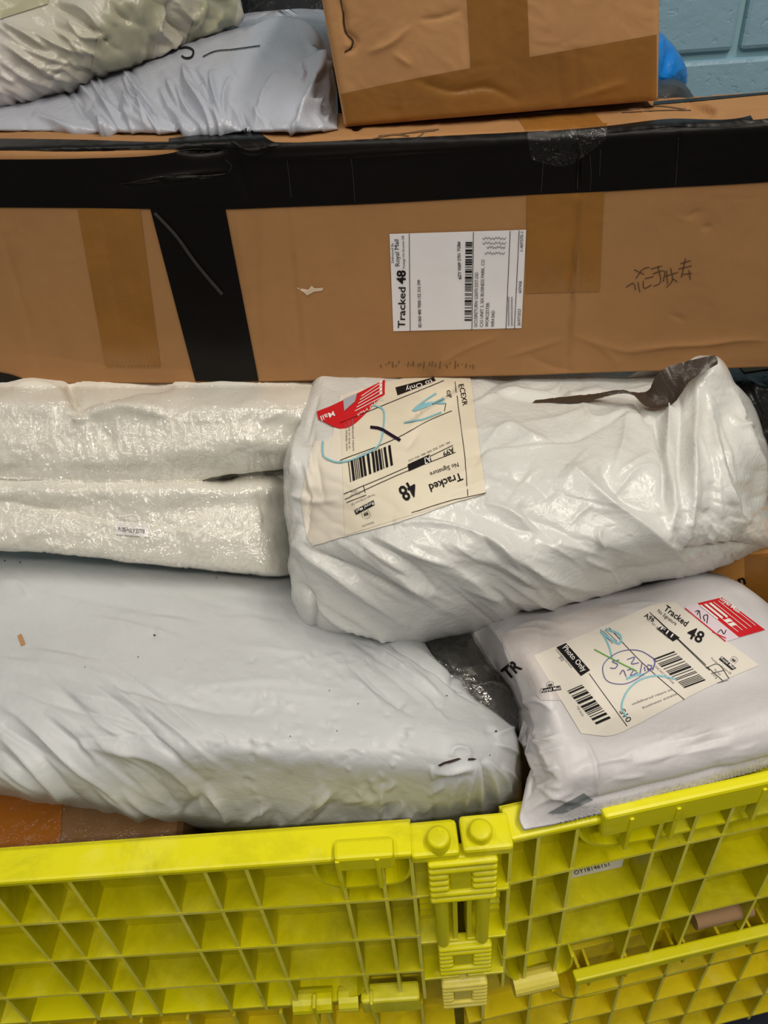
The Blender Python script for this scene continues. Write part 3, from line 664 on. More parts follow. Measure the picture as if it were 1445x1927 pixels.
# torn patches and pen
pr = Print(); pr.poly([(558, 541), (580, 545), (586, 537), (592, 542), (609, 541), (606, 547), (590, 549), (578, 556), (570, 549)]); pr.build('torn_patch', 'long', base_mat('torn_paper', srgb(206, 186, 160), .9)[0], long_box, .0008)
pr = Print()
for s_ in ([(1193, 507), (1212, 516)], [(1196, 524), (1214, 504), (1222, 503)], [(1178, 540), (1192, 533), (1196, 546)], [(1200, 530), (1204, 550)], [(1210, 528), (1212, 542), (1226, 536)], [(1213, 524), (1230, 520)],
           [(1224, 506), (1246, 500)], [(1228, 515), (1250, 510), (1248, 530)], [(1238, 500), (1240, 534), (1230, 538)], [(1254, 508), (1256, 534)], [(1250, 520), (1276, 512)], [(1262, 504), (1264, 530), (1254, 540)], [(1266, 524), (1274, 530)], [(1280, 496), (1300, 490)],
           [(1276, 506), (1302, 500)], [(1290, 486), (1282, 522)], [(1296, 508), (1299, 526)], [(1284, 516), (1302, 514)]): pr.line(s_, 1.5)
pr.build('pen_writing', 'long', M_brownpen, long_box, .0008)
pr = Print()
for k in range(26):
    x = 716 + k * 7 + rnd.uniform(-3, 3); pr.line([(x, 690 + rnd.uniform(-6, 5)), (x + rnd.uniform(-2, 2), 683 + rnd.uniform(-4, 4))], 2)
for s_ in ([(700, 262), (740, 254), (770, 256)], [(760, 252), (800, 246), (826, 244)], [(712, 256), (820, 246)], [(1150, 208), (1190, 206), (1230, 200), (1290, 206)], [(1170, 212), (1250, 208), (1300, 208)], [(740, 262), (790, 256), (800, 248)]): pr.line(s_, 2)
pr.build('smudge', 'long', base_mat('smudge_ink', srgb(104, 76, 48), .8)[0], long_box, .0008)
# shipping label
lab = D_('shipping_label', [(733, 440), (990, 432), (981, 617), (740, 623)], M_paper, off=.0008, step=6)
tag(lab, 'white printed shipping label')
pr = Print(); T = pr.text
T('Tracked', (762, 617), (763, 540), 14, .012); T('48', (763, 534), (763, 508), 17, .03); T('Royal Mail', (752, 500), (750, 450), 9)
T('Delivered By', (741, 494), (740, 457), 4.6); T('Postage On Account GB', (762, 504), (760, 443), 4.4)
T('0D-060 480 7000-152 316 599', (793, 616), (791, 526), 6, .008); T('#ZY 0589 5701 7GB#', (868, 525), (866, 454), 6, .012)
T('GCUSRETURN G5070 DST-DD', (898, 615), (900, 512), 6.5); T('C/O UNIT 3, SIX BUSINESS PARK, CO', (909, 615), (912, 488), 6.5); T('WORCESTER', (919, 615), (921, 569), 6.5); T('WR4 0AD', (930, 615), (931, 584), 6.5)
T('26/07/2023', (979, 613), (980, 581), 6); T('607458', (981, 551), (982, 529), 6); T('1-407370-1', (984, 472), (985, 436), 6)
pr.bars((874, 603), (876, 452), (13, 0), 5, 2.6)
for s_ in ([(770, 439), (772, 622)], [(891, 436), (888, 620)], [(960, 434), (952, 619)], [(977, 433), (968, 618)]): pr.line(s_, 1.1)
for k, (x, y0, y1) in enumerate(((912, 447, 478), (922, 446, 452), (932, 446, 466), (942, 447, 476), (947, 447, 454))): pass
pr.build('label_print', 'long', M_ink, lab, .0014)
pr = Print()
for y, x0, x1 in ((448, 908, 952), (457, 908, 952), (465, 916, 951), (476, 912, 950)):
    pr.line([(x0 + (x1 - x0) * k / 14, y + (2 if k % 2 else -2) * (1 if k % 3 else .3)) for k in range(15)], 1.2, 60)
for x in (957, 963): pr.line([(x + (1.6 if k % 2 else -1.4), 613 - k * 2.2) for k in range(26)], 1.0, 80)
pr.build('faint_print', 'long', M_greyink, lab, .0014)

# ------------------------------------------------------------------ top carton
c0 = at_depth(648, 242, .722); c1 = at_depth(1241, 192, .702); ce = c1 - c0; ce[2] = 0; ce /= np.linalg.norm(ce); cn = np.array([-ce[1], ce[0], 0])
def cface(px, py): return on_plane(px, py, c0, cn)
TL, TR = cface(566, -210), cface(1248, -250); nu, nv_ = 150, 110
u = np.linspace(0, 1, nu)[None, :, None]; v = np.linspace(0, 1, nv_)[:, None, None]
G = (TL * (1 - u) + TR * u) * (1 - v) + (c0 * (1 - u) + c1 * u) * v
px, py = project(G); nn = normals(G)
fl = [([(641, 0), (648, 30), (652, 60), (660, 85)], -.004, 3, 3), ([(652, 60), (670, 80), (660, 95), (648, 98)], -.003, 4, 4), ([(690, 100), (740, 78), (770, 50)], .002, 4, 6), ([(740, 100), (775, 125)], .0015, 4, 4), ([(790, 36), (830, 32), (870, 18)], -.0018, 4, 4), ([(780, 150), (850, 172), (920, 165), (980, 195)], -.0022, 5, 7),
      ([(1070, 190), (1130, 170), (1180, 155)], .0018, 4, 5), ([(1050, 100), (1054, 200)], -.0012, 6, 6), ([(1084, 90), (1088, 195)], -.0012, 5, 5), ([(750, 150), (760, 225)], .001, 5, 6), ([(870, 0), (880, 110)], -.0012, 6, 6), ([(936, 0), (938, 120)], .0008, 6, 6)]
d_edge = np.minimum(np.minimum(u[..., 0], 1 - u[..., 0]) * 1.0, (1 - v[..., 0]) * .7); rnd_e = np.clip(d_edge / .025, 0, 1)
D = fold_field(px, py, fl) + .0012 * perlin(px / 150, py / 150, 5) + .0005 * crumple(px, py, 50, 3) + .012 * np.sin(np.pi * u[..., 0]) * (1 - v[..., 0]) * .3 - .006 * (1 - np.sqrt(1 - (1 - rnd_e) ** 2))
G = G + nn * D[..., None]
bk = cn * .26; Vb = G.reshape(-1, 3); n0 = len(Vb); ci = [0, nu - 1, nv_ * nu - 1, (nv_ - 1) * nu]
top_e = list(range(nu)); right_e = [r_ * nu + nu - 1 for r_ in range(nv_)]; bot_e = [(nv_ - 1) * nu + i for i in range(nu)]; left_e = [r_ * nu for r_ in range(nv_)]
V = np.concatenate([Vb, np.stack([Vb[i] + bk for i in ci])]); a, b_, c, d = n0, n0 + 1, n0 + 2, n0 + 3
Fc = grid_faces(nv_, nu).tolist() + [top_e + [b_, a], right_e + [c, b_], bot_e[::-1] + [d, c], left_e[::-1] + [a, d], [a, b_, c, d]]
top_box = mk('taped_carton', V, Fc, M_card2, None, True, fm=None); tag(top_box, 'dented brown carton with wide clear tape, standing on the long carton', 'box'); HOST['topbox'] = bvh_of(G)
for f in top_box.data.polygons:
    if len(f.vertices) > 4 or f.vertices[0] >= n0: f.use_smooth = False
decal('packing_tape', 'topbox', [[(636, 178), (720, 160), (885, 128), (1240, 64)], [(648, 238), (800, 226), (1000, 210), (1240, 190)]], M_tape, top_box, .0006, 5)
decal('packing_tape', 'topbox', [(868, -200), (985, -200), (996, 108), (886, 128)], M_tape, top_box, .0006, 5)
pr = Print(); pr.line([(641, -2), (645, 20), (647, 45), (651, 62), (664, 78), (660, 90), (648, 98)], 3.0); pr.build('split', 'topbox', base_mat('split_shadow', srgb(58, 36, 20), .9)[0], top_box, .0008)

# ------------------------------------------------------------------ bags behind and above
def yz(px, py, z): v = ray(px, py); return (px, py, v[1] * (z - CAM[2]) / v[2])
bag('grey_mailing_bag', M_grey, [
    [(-150, 110, 1.10), (100, 80, 1.08), (300, 50, 1.08), (480, 40, 1.07), (590, 28, 1.05), (640, 30, 1.05)],
    [(-150, 150, 1.0), (100, 120, .98), (300, 80, .97), (480, 58, .95), (585, 52, .94), (625, 70, .96)],
    [(-150, 190, .92), (100, 170, .89), (300, 130, .87), (480, 105, .84), (585, 105, .83), (630, 125, .87)],
    [(-150, 225, .87), (100, 215, .82), (300, 200, .79), (480, 180, .765), (590, 180, .755), (634, 190, .80)],
    [yz(-150, 246, 1.402), yz(100, 248, 1.402), yz(300, 250, 1.402), yz(480, 250, 1.402), yz(590, 247, 1.402), yz(637, 244, 1.398)]], (0, .12, .012),
    'blue-grey polythene mailing bag lying behind the long carton, pen line on top', 'bag', edge=.02, step=2.6,
    folds=[(p__, a__ * 1.7, w__, v__) for p__, a__, w__, v__ in [([(232, 143), (249, 186), (286, 232), (315, 262)], .006, 4, 9), ([(238, 150), (262, 190), (300, 225)], -.004, 4, 6), ([(345, 120), (359, 173), (388, 219), (408, 262)], .006, 4, 9), ([(398, 133), (405, 179), (428, 250)], .006, 4, 8), ([(435, 146), (425, 199), (432, 252)], .005, 5, 5),
           ([(300, 165), (325, 215), (358, 245)], .004, 4, 6), ([(335, 165), (352, 212), (398, 255)], .004, 4, 6), ([(190, 230), (218, 258)], .004, 4, 5), ([(180, 190), (235, 222), (290, 245)], .004, 5, 8), ([(60, 215), (120, 240), (200, 258)], .004, 5, 9), ([(310, 225), (360, 250), (410, 262)], .005, 4, 8), ([(265, 180), (310, 235)], .003, 4, 6),
           ([(523, 134), (500, 180), (478, 230)], .004, 5, 8), ([(588, 95), (583, 159), (558, 244)], .008, 4, 9), ([(575, 110), (600, 150), (615, 200)], .006, 4, 6), ([(585, 150), (620, 130)], .004, 4, 5), ([(560, 215), (600, 200), (630, 205)], .004, 4, 5), ([(590, 180), (615, 215)], -.005, 4, 5), ([(440, 190), (436, 250)], .003, 4, 6), ([(380, 160), (386, 200)], .003, 3, 5),
           ([(460, 62), (520, 47), (575, 55), (605, 90)], .005, 7, 4)]] + fan(31, 30, 100, 470, 110, 215, 58, 14, 40, 120, .006, 3, 8) + fan(32, 16, 560, 625, 80, 230, 100, 40, 20, 60, .004, 3, 6),
    extra=lambda x, y: .0008 * plates(x, y, 46, 60, 2.5, 2))
gb = bpy.data.objects['grey_mailing_bag']
pr = Print(); pr.line([(338, 92), (352, 90), (364, 97), (362, 107), (348, 110), (342, 106)], 3.6); pr.line([(382, 108), (400, 99), (440, 94), (490, 87)], 1.8); pr.build('pen_line', 'grey_mailing_bag', M_ink, gb, .0016)
bag('silver_mailing_bag', M_silver, [
    [(-150, -200, 1.2), (100, -200, 1.2), (300, -180, 1.2), (440, -120, 1.2)],
    [(-150, -80, .96), (100, -80, .95), (300, -80, .96), (455, -50, 1.02)],
    [(-150, 70, .88), (80, 40, .87), (280, 10, .885), (456, 8, 1.0)],
    [(-150, 180, .86), (60, 130, .855), (240, 90, .875), (445, 40, .985)],
    [(-150, 250, .88), (20, 205, .875), (215, 143, .895), (425, 64, .99)],
    [(-150, 268, .93), (0, 220, .93), (225, 150, .94), (415, 76, 1.02)]], (0, .08, .06),
    'crumpled silvery white bag with greenish tape, topmost at upper left', 'bag', edge=.02, step=2.6,
    folds=[([(0, 43), (43, 66), (93, 93)], .010, 6, 10), ([(95, 5), (140, 30), (195, 70)], -.008, 4, 6), ([(110, 2), (170, 32), (192, 68)], .006, 5, 9), ([(195, 70), (150, 68), (130, 40)], .006, 4, 6), ([(205, 0), (225, 30), (245, 42)], -.006, 4, 6), ([(315, 0), (320, 40), (350, 68)], -.008, 3, 5), ([(330, 0), (360, 35), (375, 20)], .009, 5, 6), ([(285, 70), (300, 35), (312, 15)], .008, 4, 7), ([(280, 110), (310, 85), (345, 68)], .008, 5, 8), ([(385, 0), (370, 40), (355, 65)], .006, 5, 6), ([(420, 20), (400, 50), (380, 62)], .005, 5, 5), ([(440, 0), (450, 30), (440, 50)], .006, 4, 5), ([(195, 70), (205, 82)], -.006, 4, 4),
           ([(0, 115), (60, 150), (110, 160)], .005, 5, 9), ([(0, 80), (70, 120), (150, 130)], .006, 5, 9), ([(30, 90), (100, 110), (165, 128)], .005, 5, 8), ([(60, 60), (120, 90), (185, 100)], .005, 5, 8), ([(0, 160), (40, 175), (70, 190)], .004, 5, 8), ([(0, 140), (20, 150), (35, 150)], .004, 4, 6)] + fan(21, 40, -30, 150, 20, 190, 32, 10, 40, 110, .0034, 3, 9) + fan(22, 30, 190, 440, -20, 90, 60, 50, 25, 70, .0022, 2.5, 6) + fan(23, 14, 60, 330, 100, 170, 150, 14, 40, 120, .002, 4, 9),
    extra=lambda x, y: .0016 * plates(x, y, 46, 32, 2.2, 4) * np.clip((225 - y) / 70, .25, 1))
sb = bpy.data.objects['silver_mailing_bag']
decal('green_tape', 'silver_mailing_bag', [[(203, -20), (320, -20)], [(170, 135), (280, 118)]], tape_mat('greenish_tape', srgb(178, 176, 152), .3, .8, .3), sb, .0016, 4)
decal('green_tape', 'silver_mailing_bag', [[(-40, -40), (95, -20)], [(-40, 50), (90, 8)]], tape_mat('greenish_tape', srgb(186, 182, 152), .3, .8, .3), sb, .0016, 4)
decal('green_tape', 'silver_mailing_bag', [[(385, -20), (452, -20)], [(350, 80), (440, 46)]], tape_mat('greenish_tape', srgb(174, 174, 148), .3, .8, .3), sb, .0016, 4)
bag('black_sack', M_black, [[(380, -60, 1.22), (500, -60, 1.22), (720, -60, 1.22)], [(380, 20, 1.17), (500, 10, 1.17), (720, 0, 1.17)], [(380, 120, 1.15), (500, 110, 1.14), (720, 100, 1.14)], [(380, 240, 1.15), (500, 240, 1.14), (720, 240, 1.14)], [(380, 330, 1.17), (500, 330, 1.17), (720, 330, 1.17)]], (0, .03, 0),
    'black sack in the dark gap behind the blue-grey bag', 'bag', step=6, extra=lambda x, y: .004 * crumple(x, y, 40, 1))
bag('blue_carrier_bag', M_blue, [[(1150, 40, 1.06), (1210, 48, 1.06), (1246, 63, 1.07)], [(1140, 90, 1.01), (1220, 86, 1.0), (1278, 100, 1.04)], [(1140, 140, .99), (1220, 130, .985), (1292, 135, 1.035)], [(1140, 190, 1.0), (1220, 180, 1.0), (1290, 162, 1.05)], [(1140, 230, 1.03), (1220, 225, 1.04), (1270, 200, 1.07)]], (0, .05, -.04),
    'bright blue plastic bag poking out beside the taped carton', 'bag', edge=.015, step=2.5,
    folds=[([(1258, 90), (1256, 115), (1248, 145)], -.006, 5, 8), ([(1268, 100), (1262, 130), (1250, 150)], .005, 4, 6), ([(1240, 85), (1250, 80)], .005, 4, 5), ([(1285, 120), (1265, 140), (1250, 160)], .004, 5, 6)], extra=lambda x, y: .0012 * crumple(x, y, 22, 5))
bag('dark_grey_bag', M_dark, [[(1150, 150, .95), (1230, 152, .95), (1268, 150, .96), (1288, 158, .98)], [(1150, 172, .90), (1230, 172, .90), (1280, 170, .915), (1306, 182, .95)], [(1150, 205, .88), (1230, 205, .88), (1290, 205, .895), (1330, 205, .94)], [(1150, 250, .90), (1230, 250, .90), (1290, 250, .91), (1340, 250, .94)]], (0, .05, -.04),
    'dark grey polythene bag behind the long carton, below the blue bag', 'bag', edge=.012, step=3,
    folds=[([(1240, 163), (1265, 166), (1295, 180)], .004, 4, 6), ([(1240, 180), (1290, 186)], -.003, 4, 4)], extra=lambda x, y: .001 * crumple(x, y, 24, 4))

# ------------------------------------------------------------------ contents of the container
# brown carton standing behind the grey mailer
ka = math.radians(-6); ke = np.array([math.cos(ka), math.sin(ka), 0]); kn = np.array([-math.sin(ka), math.cos(ka), 0]); ko = at_depth(1300, 1100, .565)
ko = np.array([ko[0], ko[1], 0.])
back_carton = MB(ko, ke, kn).box(-.27, .26, 0, .30, .352, 1.005, .004).build('brown_carton', M_card3); tag(back_carton, 'brown carton with black print wedged behind the grey-white mailer', 'box')
HOST['carton'] = BVHTree.FromPolygons([tuple(ko + ke * a + kn * d + np.array([0, 0, c])) for a, d, c in ((-.27, 0, .6), (.26, 0, .6), (.26, 0, 1.003), (-.27, 0, 1.003), (.26, .3, 1.005), (-.27, .3, 1.005))], [[0, 1, 2, 3], [3, 2, 4, 5]])
pr = Print(); pr.text('Don', (1353, 1113), (1404, 1098), 20, .03); pr.build('carton_print', 'carton', M_ink, back_carton, .0006)
decal('packing_tape', 'carton', [(1400, 1020), (1500, 1010), (1500, 1160), (1404, 1165)], M_tape2, back_carton, .0004, 8)
# orange taped parcel
oo = at_depth(150, 1560, .36)
op = MB().box(-.55, -.205, .340, .62, .352, .925, .012).build('taped_parcel', card_mat('parcel_card', srgb(118, 86, 52)), None, False); tag(op, 'brown parcel wrapped in orange and clear tape at the lower left', 'parcel')
HOST['parcel'] = BVHTree.FromPolygons([(-.55, .340, .925), (-.205, .340, .925), (-.205, .62, .925), (-.55, .62, .925)], [[0, 1, 2, 3]])
decal('orange_tape', 'parcel', [[(-200, 1480), (0, 1470), (120, 1470)], [(-200, 1640), (0, 1620), (112, 1620)]], M_otape, op, .0012, 5)
def parcel_film(x, y): return .0
Pf = sheet([[(-200, 1480, .52), (100, 1490, .50), (320, 1500, .50)], [(-200, 1560, .43), (100, 1560, .415), (330, 1560, .41)], [(-200, 1640, .37), (100, 1620, .36), (330, 1610, .355)]], 4)
px, py = project(Pf); Pf[..., 2] = .9285; vv = (Pf - CAM); 
gx = np.linspace(-.55, -.205, 110); gy = np.linspace(.338, .60, 60); X, Y_ = np.meshgrid(gx, gy); Z = .9275 + .0022 * crumple(X * 900, Y_ * 900, 26, 3) + .0018 * wrinkle(X * 900, Y_ * 900, 20, 120, 16, 2)
mk('clear_film', np.stack([X, Y_, np.maximum(Z, .9262)], -1).reshape(-1, 3), grid_faces(60, 110), M_film3, op, True)

# big white bag
bigfolds = [([(23, 1259), (150, 1282), (271, 1305), (426, 1340), (520, 1344)], -.0045, 9, 22), ([(0, 1240), (150, 1262), (300, 1290)], .003, 14, 20), ([(0, 1282), (97, 1324), (217, 1352), (300, 1372)], -.0045, 8, 20), ([(30, 1300), (120, 1345), (260, 1390)], .003, 14, 20),
    ([(0, 1328), (50, 1359), (155, 1448), (240, 1510), (285, 1550)], .007, 9, 20), ([(0, 1363), (77, 1421), (132, 1495), (190, 1535)], -.006, 9, 14), ([(0, 1385), (60, 1440), (128, 1520)], .006, 8, 14), ([(0, 1410), (50, 1455), (100, 1510)], -.004, 7, 10), ([(0, 1440), (60, 1480), (120, 1512)], .004, 6, 10),
    ([(128, 1390), (220, 1386), (310, 1377)], -.002, 4, 6), ([(150, 1400), (201, 1410), (310, 1437), (368, 1495), (390, 1535)], .006, 12, 24), ([(250, 1420), (300, 1470), (330, 1530)], -.004, 10, 18), ([(186, 1487), (230, 1510), (275, 1537)], .004, 5, 9), ([(230, 1480), (290, 1530), (340, 1550)], .004, 6, 10),
    ([(387, 1487), (411, 1510), (428, 1552)], .007, 5, 10), ([(385, 1492), (360, 1515), (340, 1540)], -.005, 7, 10), ([(0, 1093), (40, 1100), (55, 1125)], .003, 8, 10), ([(50, 1100), (150, 1125), (290, 1150)], -.002, 12, 20), ([(15, 1215), (90, 1222), (210, 1242)], -.002, 4, 8), ([(0, 1232), (70, 1243)], -.002, 3, 6),
    ([(731, 1208), (790, 1248), (840, 1280), (875, 1300)], -.008, 5, 10), ([(745, 1222), (800, 1258), (863, 1300)], .006, 6, 12), ([(725, 1235), (780, 1275), (840, 1320)], .004, 8, 14), ([(700, 1245), (745, 1280), (800, 1330)], -.003, 8, 12), ([(654, 1274), (690, 1300), (715, 1325)], .004, 6, 14), ([(680, 1265), (720, 1300), (760, 1330)], -.003, 6, 12), ([(800, 1200), (830, 1240), (850, 1262), (855, 1290)], -.006, 4, 7), ([(860, 1260), (870, 1280), (905, 1310)], .005, 5, 8),
    ([(895, 1432), (880, 1480), (872, 1530)], .006, 5, 8), ([(900, 1432), (902, 1480), (905, 1535)], .006, 5, 8), ([(908, 1430), (928, 1470), (938, 1520)], .006, 5, 8), ([(912, 1428), (945, 1460), (962, 1500)], .005, 5, 8), ([(890, 1436), (855, 1480), (840, 1540)], .004, 6, 9), ([(905, 1430), (915, 1480), (922, 1530)], -.005, 4, 6), ([(930, 1400), (960, 1410), (978, 1420)], .004, 4, 6), ([(930, 1385), (955, 1375), (975, 1368)], .004, 4, 6), ([(940, 1440), (960, 1455), (975, 1470)], .004, 4, 6),
    ([(818, 1455), (850, 1452), (890, 1440)], .005, 5, 6), ([(815, 1470), (850, 1465), (885, 1452)], -.003, 4, 5), ([(812, 1440), (815, 1470)], .003, 4, 4), ([(850, 1425), (853, 1410), (880, 1412), (885, 1425)], .003, 4, 5), ([(620, 1490), (590, 1520), (585, 1545)], .003, 6, 9), ([(640, 1510), (700, 1500)], .003, 5, 9), ([(760, 1515), (735, 1540), (720, 1560)], .004, 5, 9), ([(540, 1545), (600, 1500), (640, 1485)], .003, 8, 16)]
R_ = random.Random(9); dimples = []
for _ in range(90):                                       # short nicks and pinches
    x, y, a, l = R_.uniform(330, 760), R_.uniform(1230, 1520), R_.uniform(-.7, .9), R_.uniform(12, 34)
    bigfolds.append(([(x, y), (x + l * .5 * math.cos(a), y + l * .5 * math.sin(a) + R_.uniform(-4, 4)), (x + l * math.cos(a), y + l * math.sin(a))], R_.choice((-1, 1)) * R_.uniform(.0006, .0016), 2.2, R_.choice((3, 7))))
for _ in range(22): dimples.append((R_.uniform(380, 720), R_.uniform(1300, 1510), R_.uniform(5, 13), R_.choice((-1, 1)) * R_.uniform(.0004, .0011)))
for x, y in ((500, 1310), (520, 1325), (555, 1285), (560, 1250), (480, 1315), (820, 1330), (690, 1475), (695, 1490), (470, 1400), (500, 1405), (475, 1425), (520, 1372), (620, 1370), (710, 1235), (290, 1195), (610, 1365), (760, 1385), (920, 1375)): dimples += [(x, y, 8, -.0014), (x + 9, y - 6, 7, .0012)]
bigbag = bag('white_mailing_bag', M_white, [
    [(-160, 1000, .72), (100, 1005, .70), (300, 1015, .68), (540, 1050, .63), (680, 1130, .555), (790, 1195, .50), (850, 1240, .47)],
    [(-160, 1060, .63), (100, 1060, .61), (300, 1070, .595), (540, 1110, .555), (690, 1180, .50), (820, 1245, .45), (885, 1300, .43)],
    [(-160, 1180, .53), (100, 1180, .515), (300, 1190, .49), (540, 1220, .462), (720, 1270, .43), (860, 1320, .402), (952, 1355, .40)],
    [(-160, 1300, .455), (100, 1300, .435), (300, 1310, .41), (540, 1330, .395), (740, 1365, .37), (890, 1395, .355), (977, 1400, .375)],
    [(-160, 1400, .41), (100, 1410, .39), (300, 1430, .365), (540, 1440, .352), (740, 1460, .342), (900, 1470, .338), (981, 1475, .365)],
    [(-160, 1455, .40), (70, 1490, .378), (230, 1520, .365), (420, 1540, .356), (640, 1545, .348), (820, 1545, .346), (978, 1530, .365)],
    [(-160, 1484, .42), (40, 1504, .40), (180, 1536, .39), (350, 1557, .38), (560, 1590, .37), (760, 1600, .365), (968, 1590, .375)]], (0, .06, -.12),
    'large plain white polythene bag filling the lower left of the container, torn slit at right', 'bag', folds=bigfolds + fan(3, 26, -40, 260, 1230, 1500, 36, 8, 120, 280, .0028, 4, 16) + fan(5, 14, 0, 450, 1080, 1330, 8, 8, 120, 300, .0018, 5, 16) + fan(6, 22, 480, 860, 1470, 1545, 120, 35, 25, 70, .003, 4, 9) + fan(7, 12, 640, 800, 1190, 1270, 36, 6, 80, 170, .003, 4, 10), step=3.0, edge=.02, edge_w=.04,
    extra=lambda x, y: bumps(x, y, dimples) + .0030 * np.clip((560 - x) / 400, 0, 1) * np.clip((y - 1200) / 150, 0, 1) * wrinkle(x, y, 32, 260, 34, 4, sharp=False) + .0004 * plates(x, y, 75, 18, 2.6, 6) + .00025 * plates(x, y, 26, 18, 2.2, 16) + .0014 * perlin(x / 110, y / 70, 3))
pr = Print(); pr.poly([(824, 1439), (836, 1433), (848, 1430), (862, 1426), (868, 1428), (858, 1432), (846, 1436), (838, 1437), (828, 1442)]); pr.poly([(880, 1427), (888, 1426), (896, 1428), (890, 1431), (880, 1431)])
for x, y, r_ in ((291, 1196, 2.4), (9, 1056, 1.6), (38, 1059, 1.4), (933, 1377, 2.2), (840, 1310, 1.4), (674, 1325, 1.2), (634, 1376, 1.2), (620, 1300, 1.1), (921, 1421, 1.3), (260, 1237, 1.2), (407, 1088, 1.2), (546, 1386, 1.5), (160, 1256, 1)):
    pr.poly([(x + r_ * math.cos(a), y + r_ * .8 * math.sin(a)) for a in np.linspace(0, 2 * math.pi, 9)[:-1]])
pr.build('hole', 'white_mailing_bag', ink('hole_dark', srgb(60, 48, 44), .8), bigbag, .0014)
pr = Print(); pr.poly([(33, 1197), (40, 1193), (48, 1213), (40, 1216)]); chip = pr.build('brown_card_chip', 'white_mailing_bag', M_card2, None, .0012); tag(chip, 'tiny torn scrap of brown card lying on the large white bag', 'scrap')

# wrapped quilt
def quilt_extra(x, y):
    st = 0
    for k in range(6): st = st - .0010 * np.exp(-(((y - 905 - 60 * k + .35 * (x - 300)) % 120 - 60) / 4) ** 2) * (np.sin(x * .55) > 0)
    return .0036 * perlin(x / 75, y / 42, 4) + .0012 * crumple(x, y, 44, 8) + st * .3
quilt = empty('wrapped_quilt', (-.2, .62, 1.02), 'folded white quilt in clear film under the left end of the long carton', 'bedding')
bag('quilt_fold', M_cloth, [
    [(-160, 690, .82), (100, 690, .785), (300, 690, .768), (480, 690, .756), (600, 700, .74)],
    [(-160, 718, .760), (100, 718, .733), (300, 718, .716), (480, 716, .704), (602, 722, .70)],
    [(-160, 745, .712), (100, 745, .687), (300, 745, .669), (480, 750, .652), (605, 760, .655)],
    [(-160, 800, .680), (100, 800, .655), (300, 800, .637), (480, 800, .625), (600, 820, .640)],
    [(-160, 860, .655), (100, 862, .632), (300, 862, .615), (480, 850, .612), (590, 862, .635)],
    [(-160, 892, .650), (60, 903, .628), (230, 914, .612), (360, 904, .613), (470, 884, .622), (565, 876, .645)],
    [(-160, 890, .70), (60, 901, .68), (230, 910, .665), (360, 900, .665), (470, 880, .67), (560, 870, .69)]], (0, .04, .0), parent=quilt, step=3.6, edge=0,
    folds=[([(150, 760), (135, 775), (142, 790), (170, 790)], .012, 6, 12), ([(128, 715), (136, 760), (136, 800)], -.014, 5, 12), ([(148, 768), (200, 748), (260, 732), (330, 726)], -.014, 5, 16), ([(160, 785), (240, 770), (330, 775)], .008, 12, 20), ([(20, 735), (80, 730), (125, 740)], .008, 10, 18), ([(140, 780), (200, 768), (290, 780), (340, 790), (440, 790)], .005, 7, 12), ([(310, 785), (340, 788), (380, 792)], -.004, 4, 5), ([(0, 884), (200, 884), (400, 885), (520, 880)], -.0015, 3, 4), ([(185, 805), (205, 825), (200, 845)], -.003, 7, 9), ([(480, 800), (540, 770)], .003, 8, 12)], extra=quilt_extra)
bag('quilt_fold', M_cloth, [
    [(-160, 888, .652), (100, 900, .631), (280, 903, .618), (370, 897, .640), (430, 891, .690), (485, 879, .690), (550, 893, .655)],
    [(-160, 900, .640), (100, 912, .619), (280, 915, .606), (380, 909, .609), (430, 908, .612), (485, 896, .63), (550, 905, .635)],
    [(-160, 950, .624), (100, 960, .603), (280, 965, .590), (430, 960, .588), (500, 955, .595), (546, 960, .617)],
    [(-160, 1000, .605), (100, 1010, .582), (280, 1020, .567), (430, 1025, .561), (510, 1030, .563), (550, 1030, .587)],
    [(-160, 1024, .60), (100, 1041, .575), (280, 1059, .560), (430, 1074, .552), (520, 1084, .551), (556, 1078, .575)],
    [(-160, 1026, .63), (100, 1043, .61), (280, 1061, .595), (430, 1077, .585), (520, 1087, .58), (556, 1080, .59)]], (0, .04, .01), parent=quilt, step=3.6, edge=0,
    folds=[([(-100, 940), (0, 945), (110, 962), (210, 980), (300, 988), (430, 997), (530, 998)], -.004, 4, 6), ([(0, 950), (110, 970), (210, 988), (300, 997), (430, 1006)], .002, 5, 10), ([(10, 1030), (80, 1000), (130, 975)], .003, 10, 14), ([(150, 1035), (230, 985)], -.002, 8, 12), ([(480, 930), (500, 960), (495, 1000)], -.004, 8, 10)], extra=quilt_extra)
q2 = 'quilt_fold.001'
lq = decal('care_tag', q2, [(217, 979), (283, 986), (282, 1011), (218, 1006)], base_mat('satin_tag', srgb(238, 234, 232), .5)[0], quilt, .0022, 5); tag(lq, 'white satin care tag')
pr = Print(); pr.text('100%POLYESTER', (225, 1000), (274, 1005), 8.5, .01); pr.build('tag_print', q2, M_greyink, lq, .0032)
ub_ = spline([(-160, 726), (0, 727), (300, 726), (480, 724), (604, 722)], 330); lb_ = spline([(-160, 1023), (100, 1041), (280, 1059), (430, 1074), (520, 1084), (556, 1078)], 330)
tq = np.linspace(0, 1, 150)[:, None, None]; Gq = ub_[None] * (1 - tq) + lb_[None] * tq; Dq = np.full(Gq.shape[:2], np.nan); Rq = np.zeros(Gq.shape[:2] + (3,))
for j_ in range(150):
    for i_ in range(330):
        v = ray(*Gq[j_, i_]); v = v / np.linalg.norm(v); Rq[j_, i_] = v
        ds = [h_[3] for h_ in (HOST[k_].ray_cast(Vector(CAM), Vector(v)) for k_ in ('quilt_fold', 'quilt_fold.001')) if h_[0] is not None]
        if ds: Dq[j_, i_] = min(ds)
Dq = np.where(np.isnan(Dq), np.nanmean(Dq, axis=1, keepdims=True), Dq); lowq = Dq.copy()
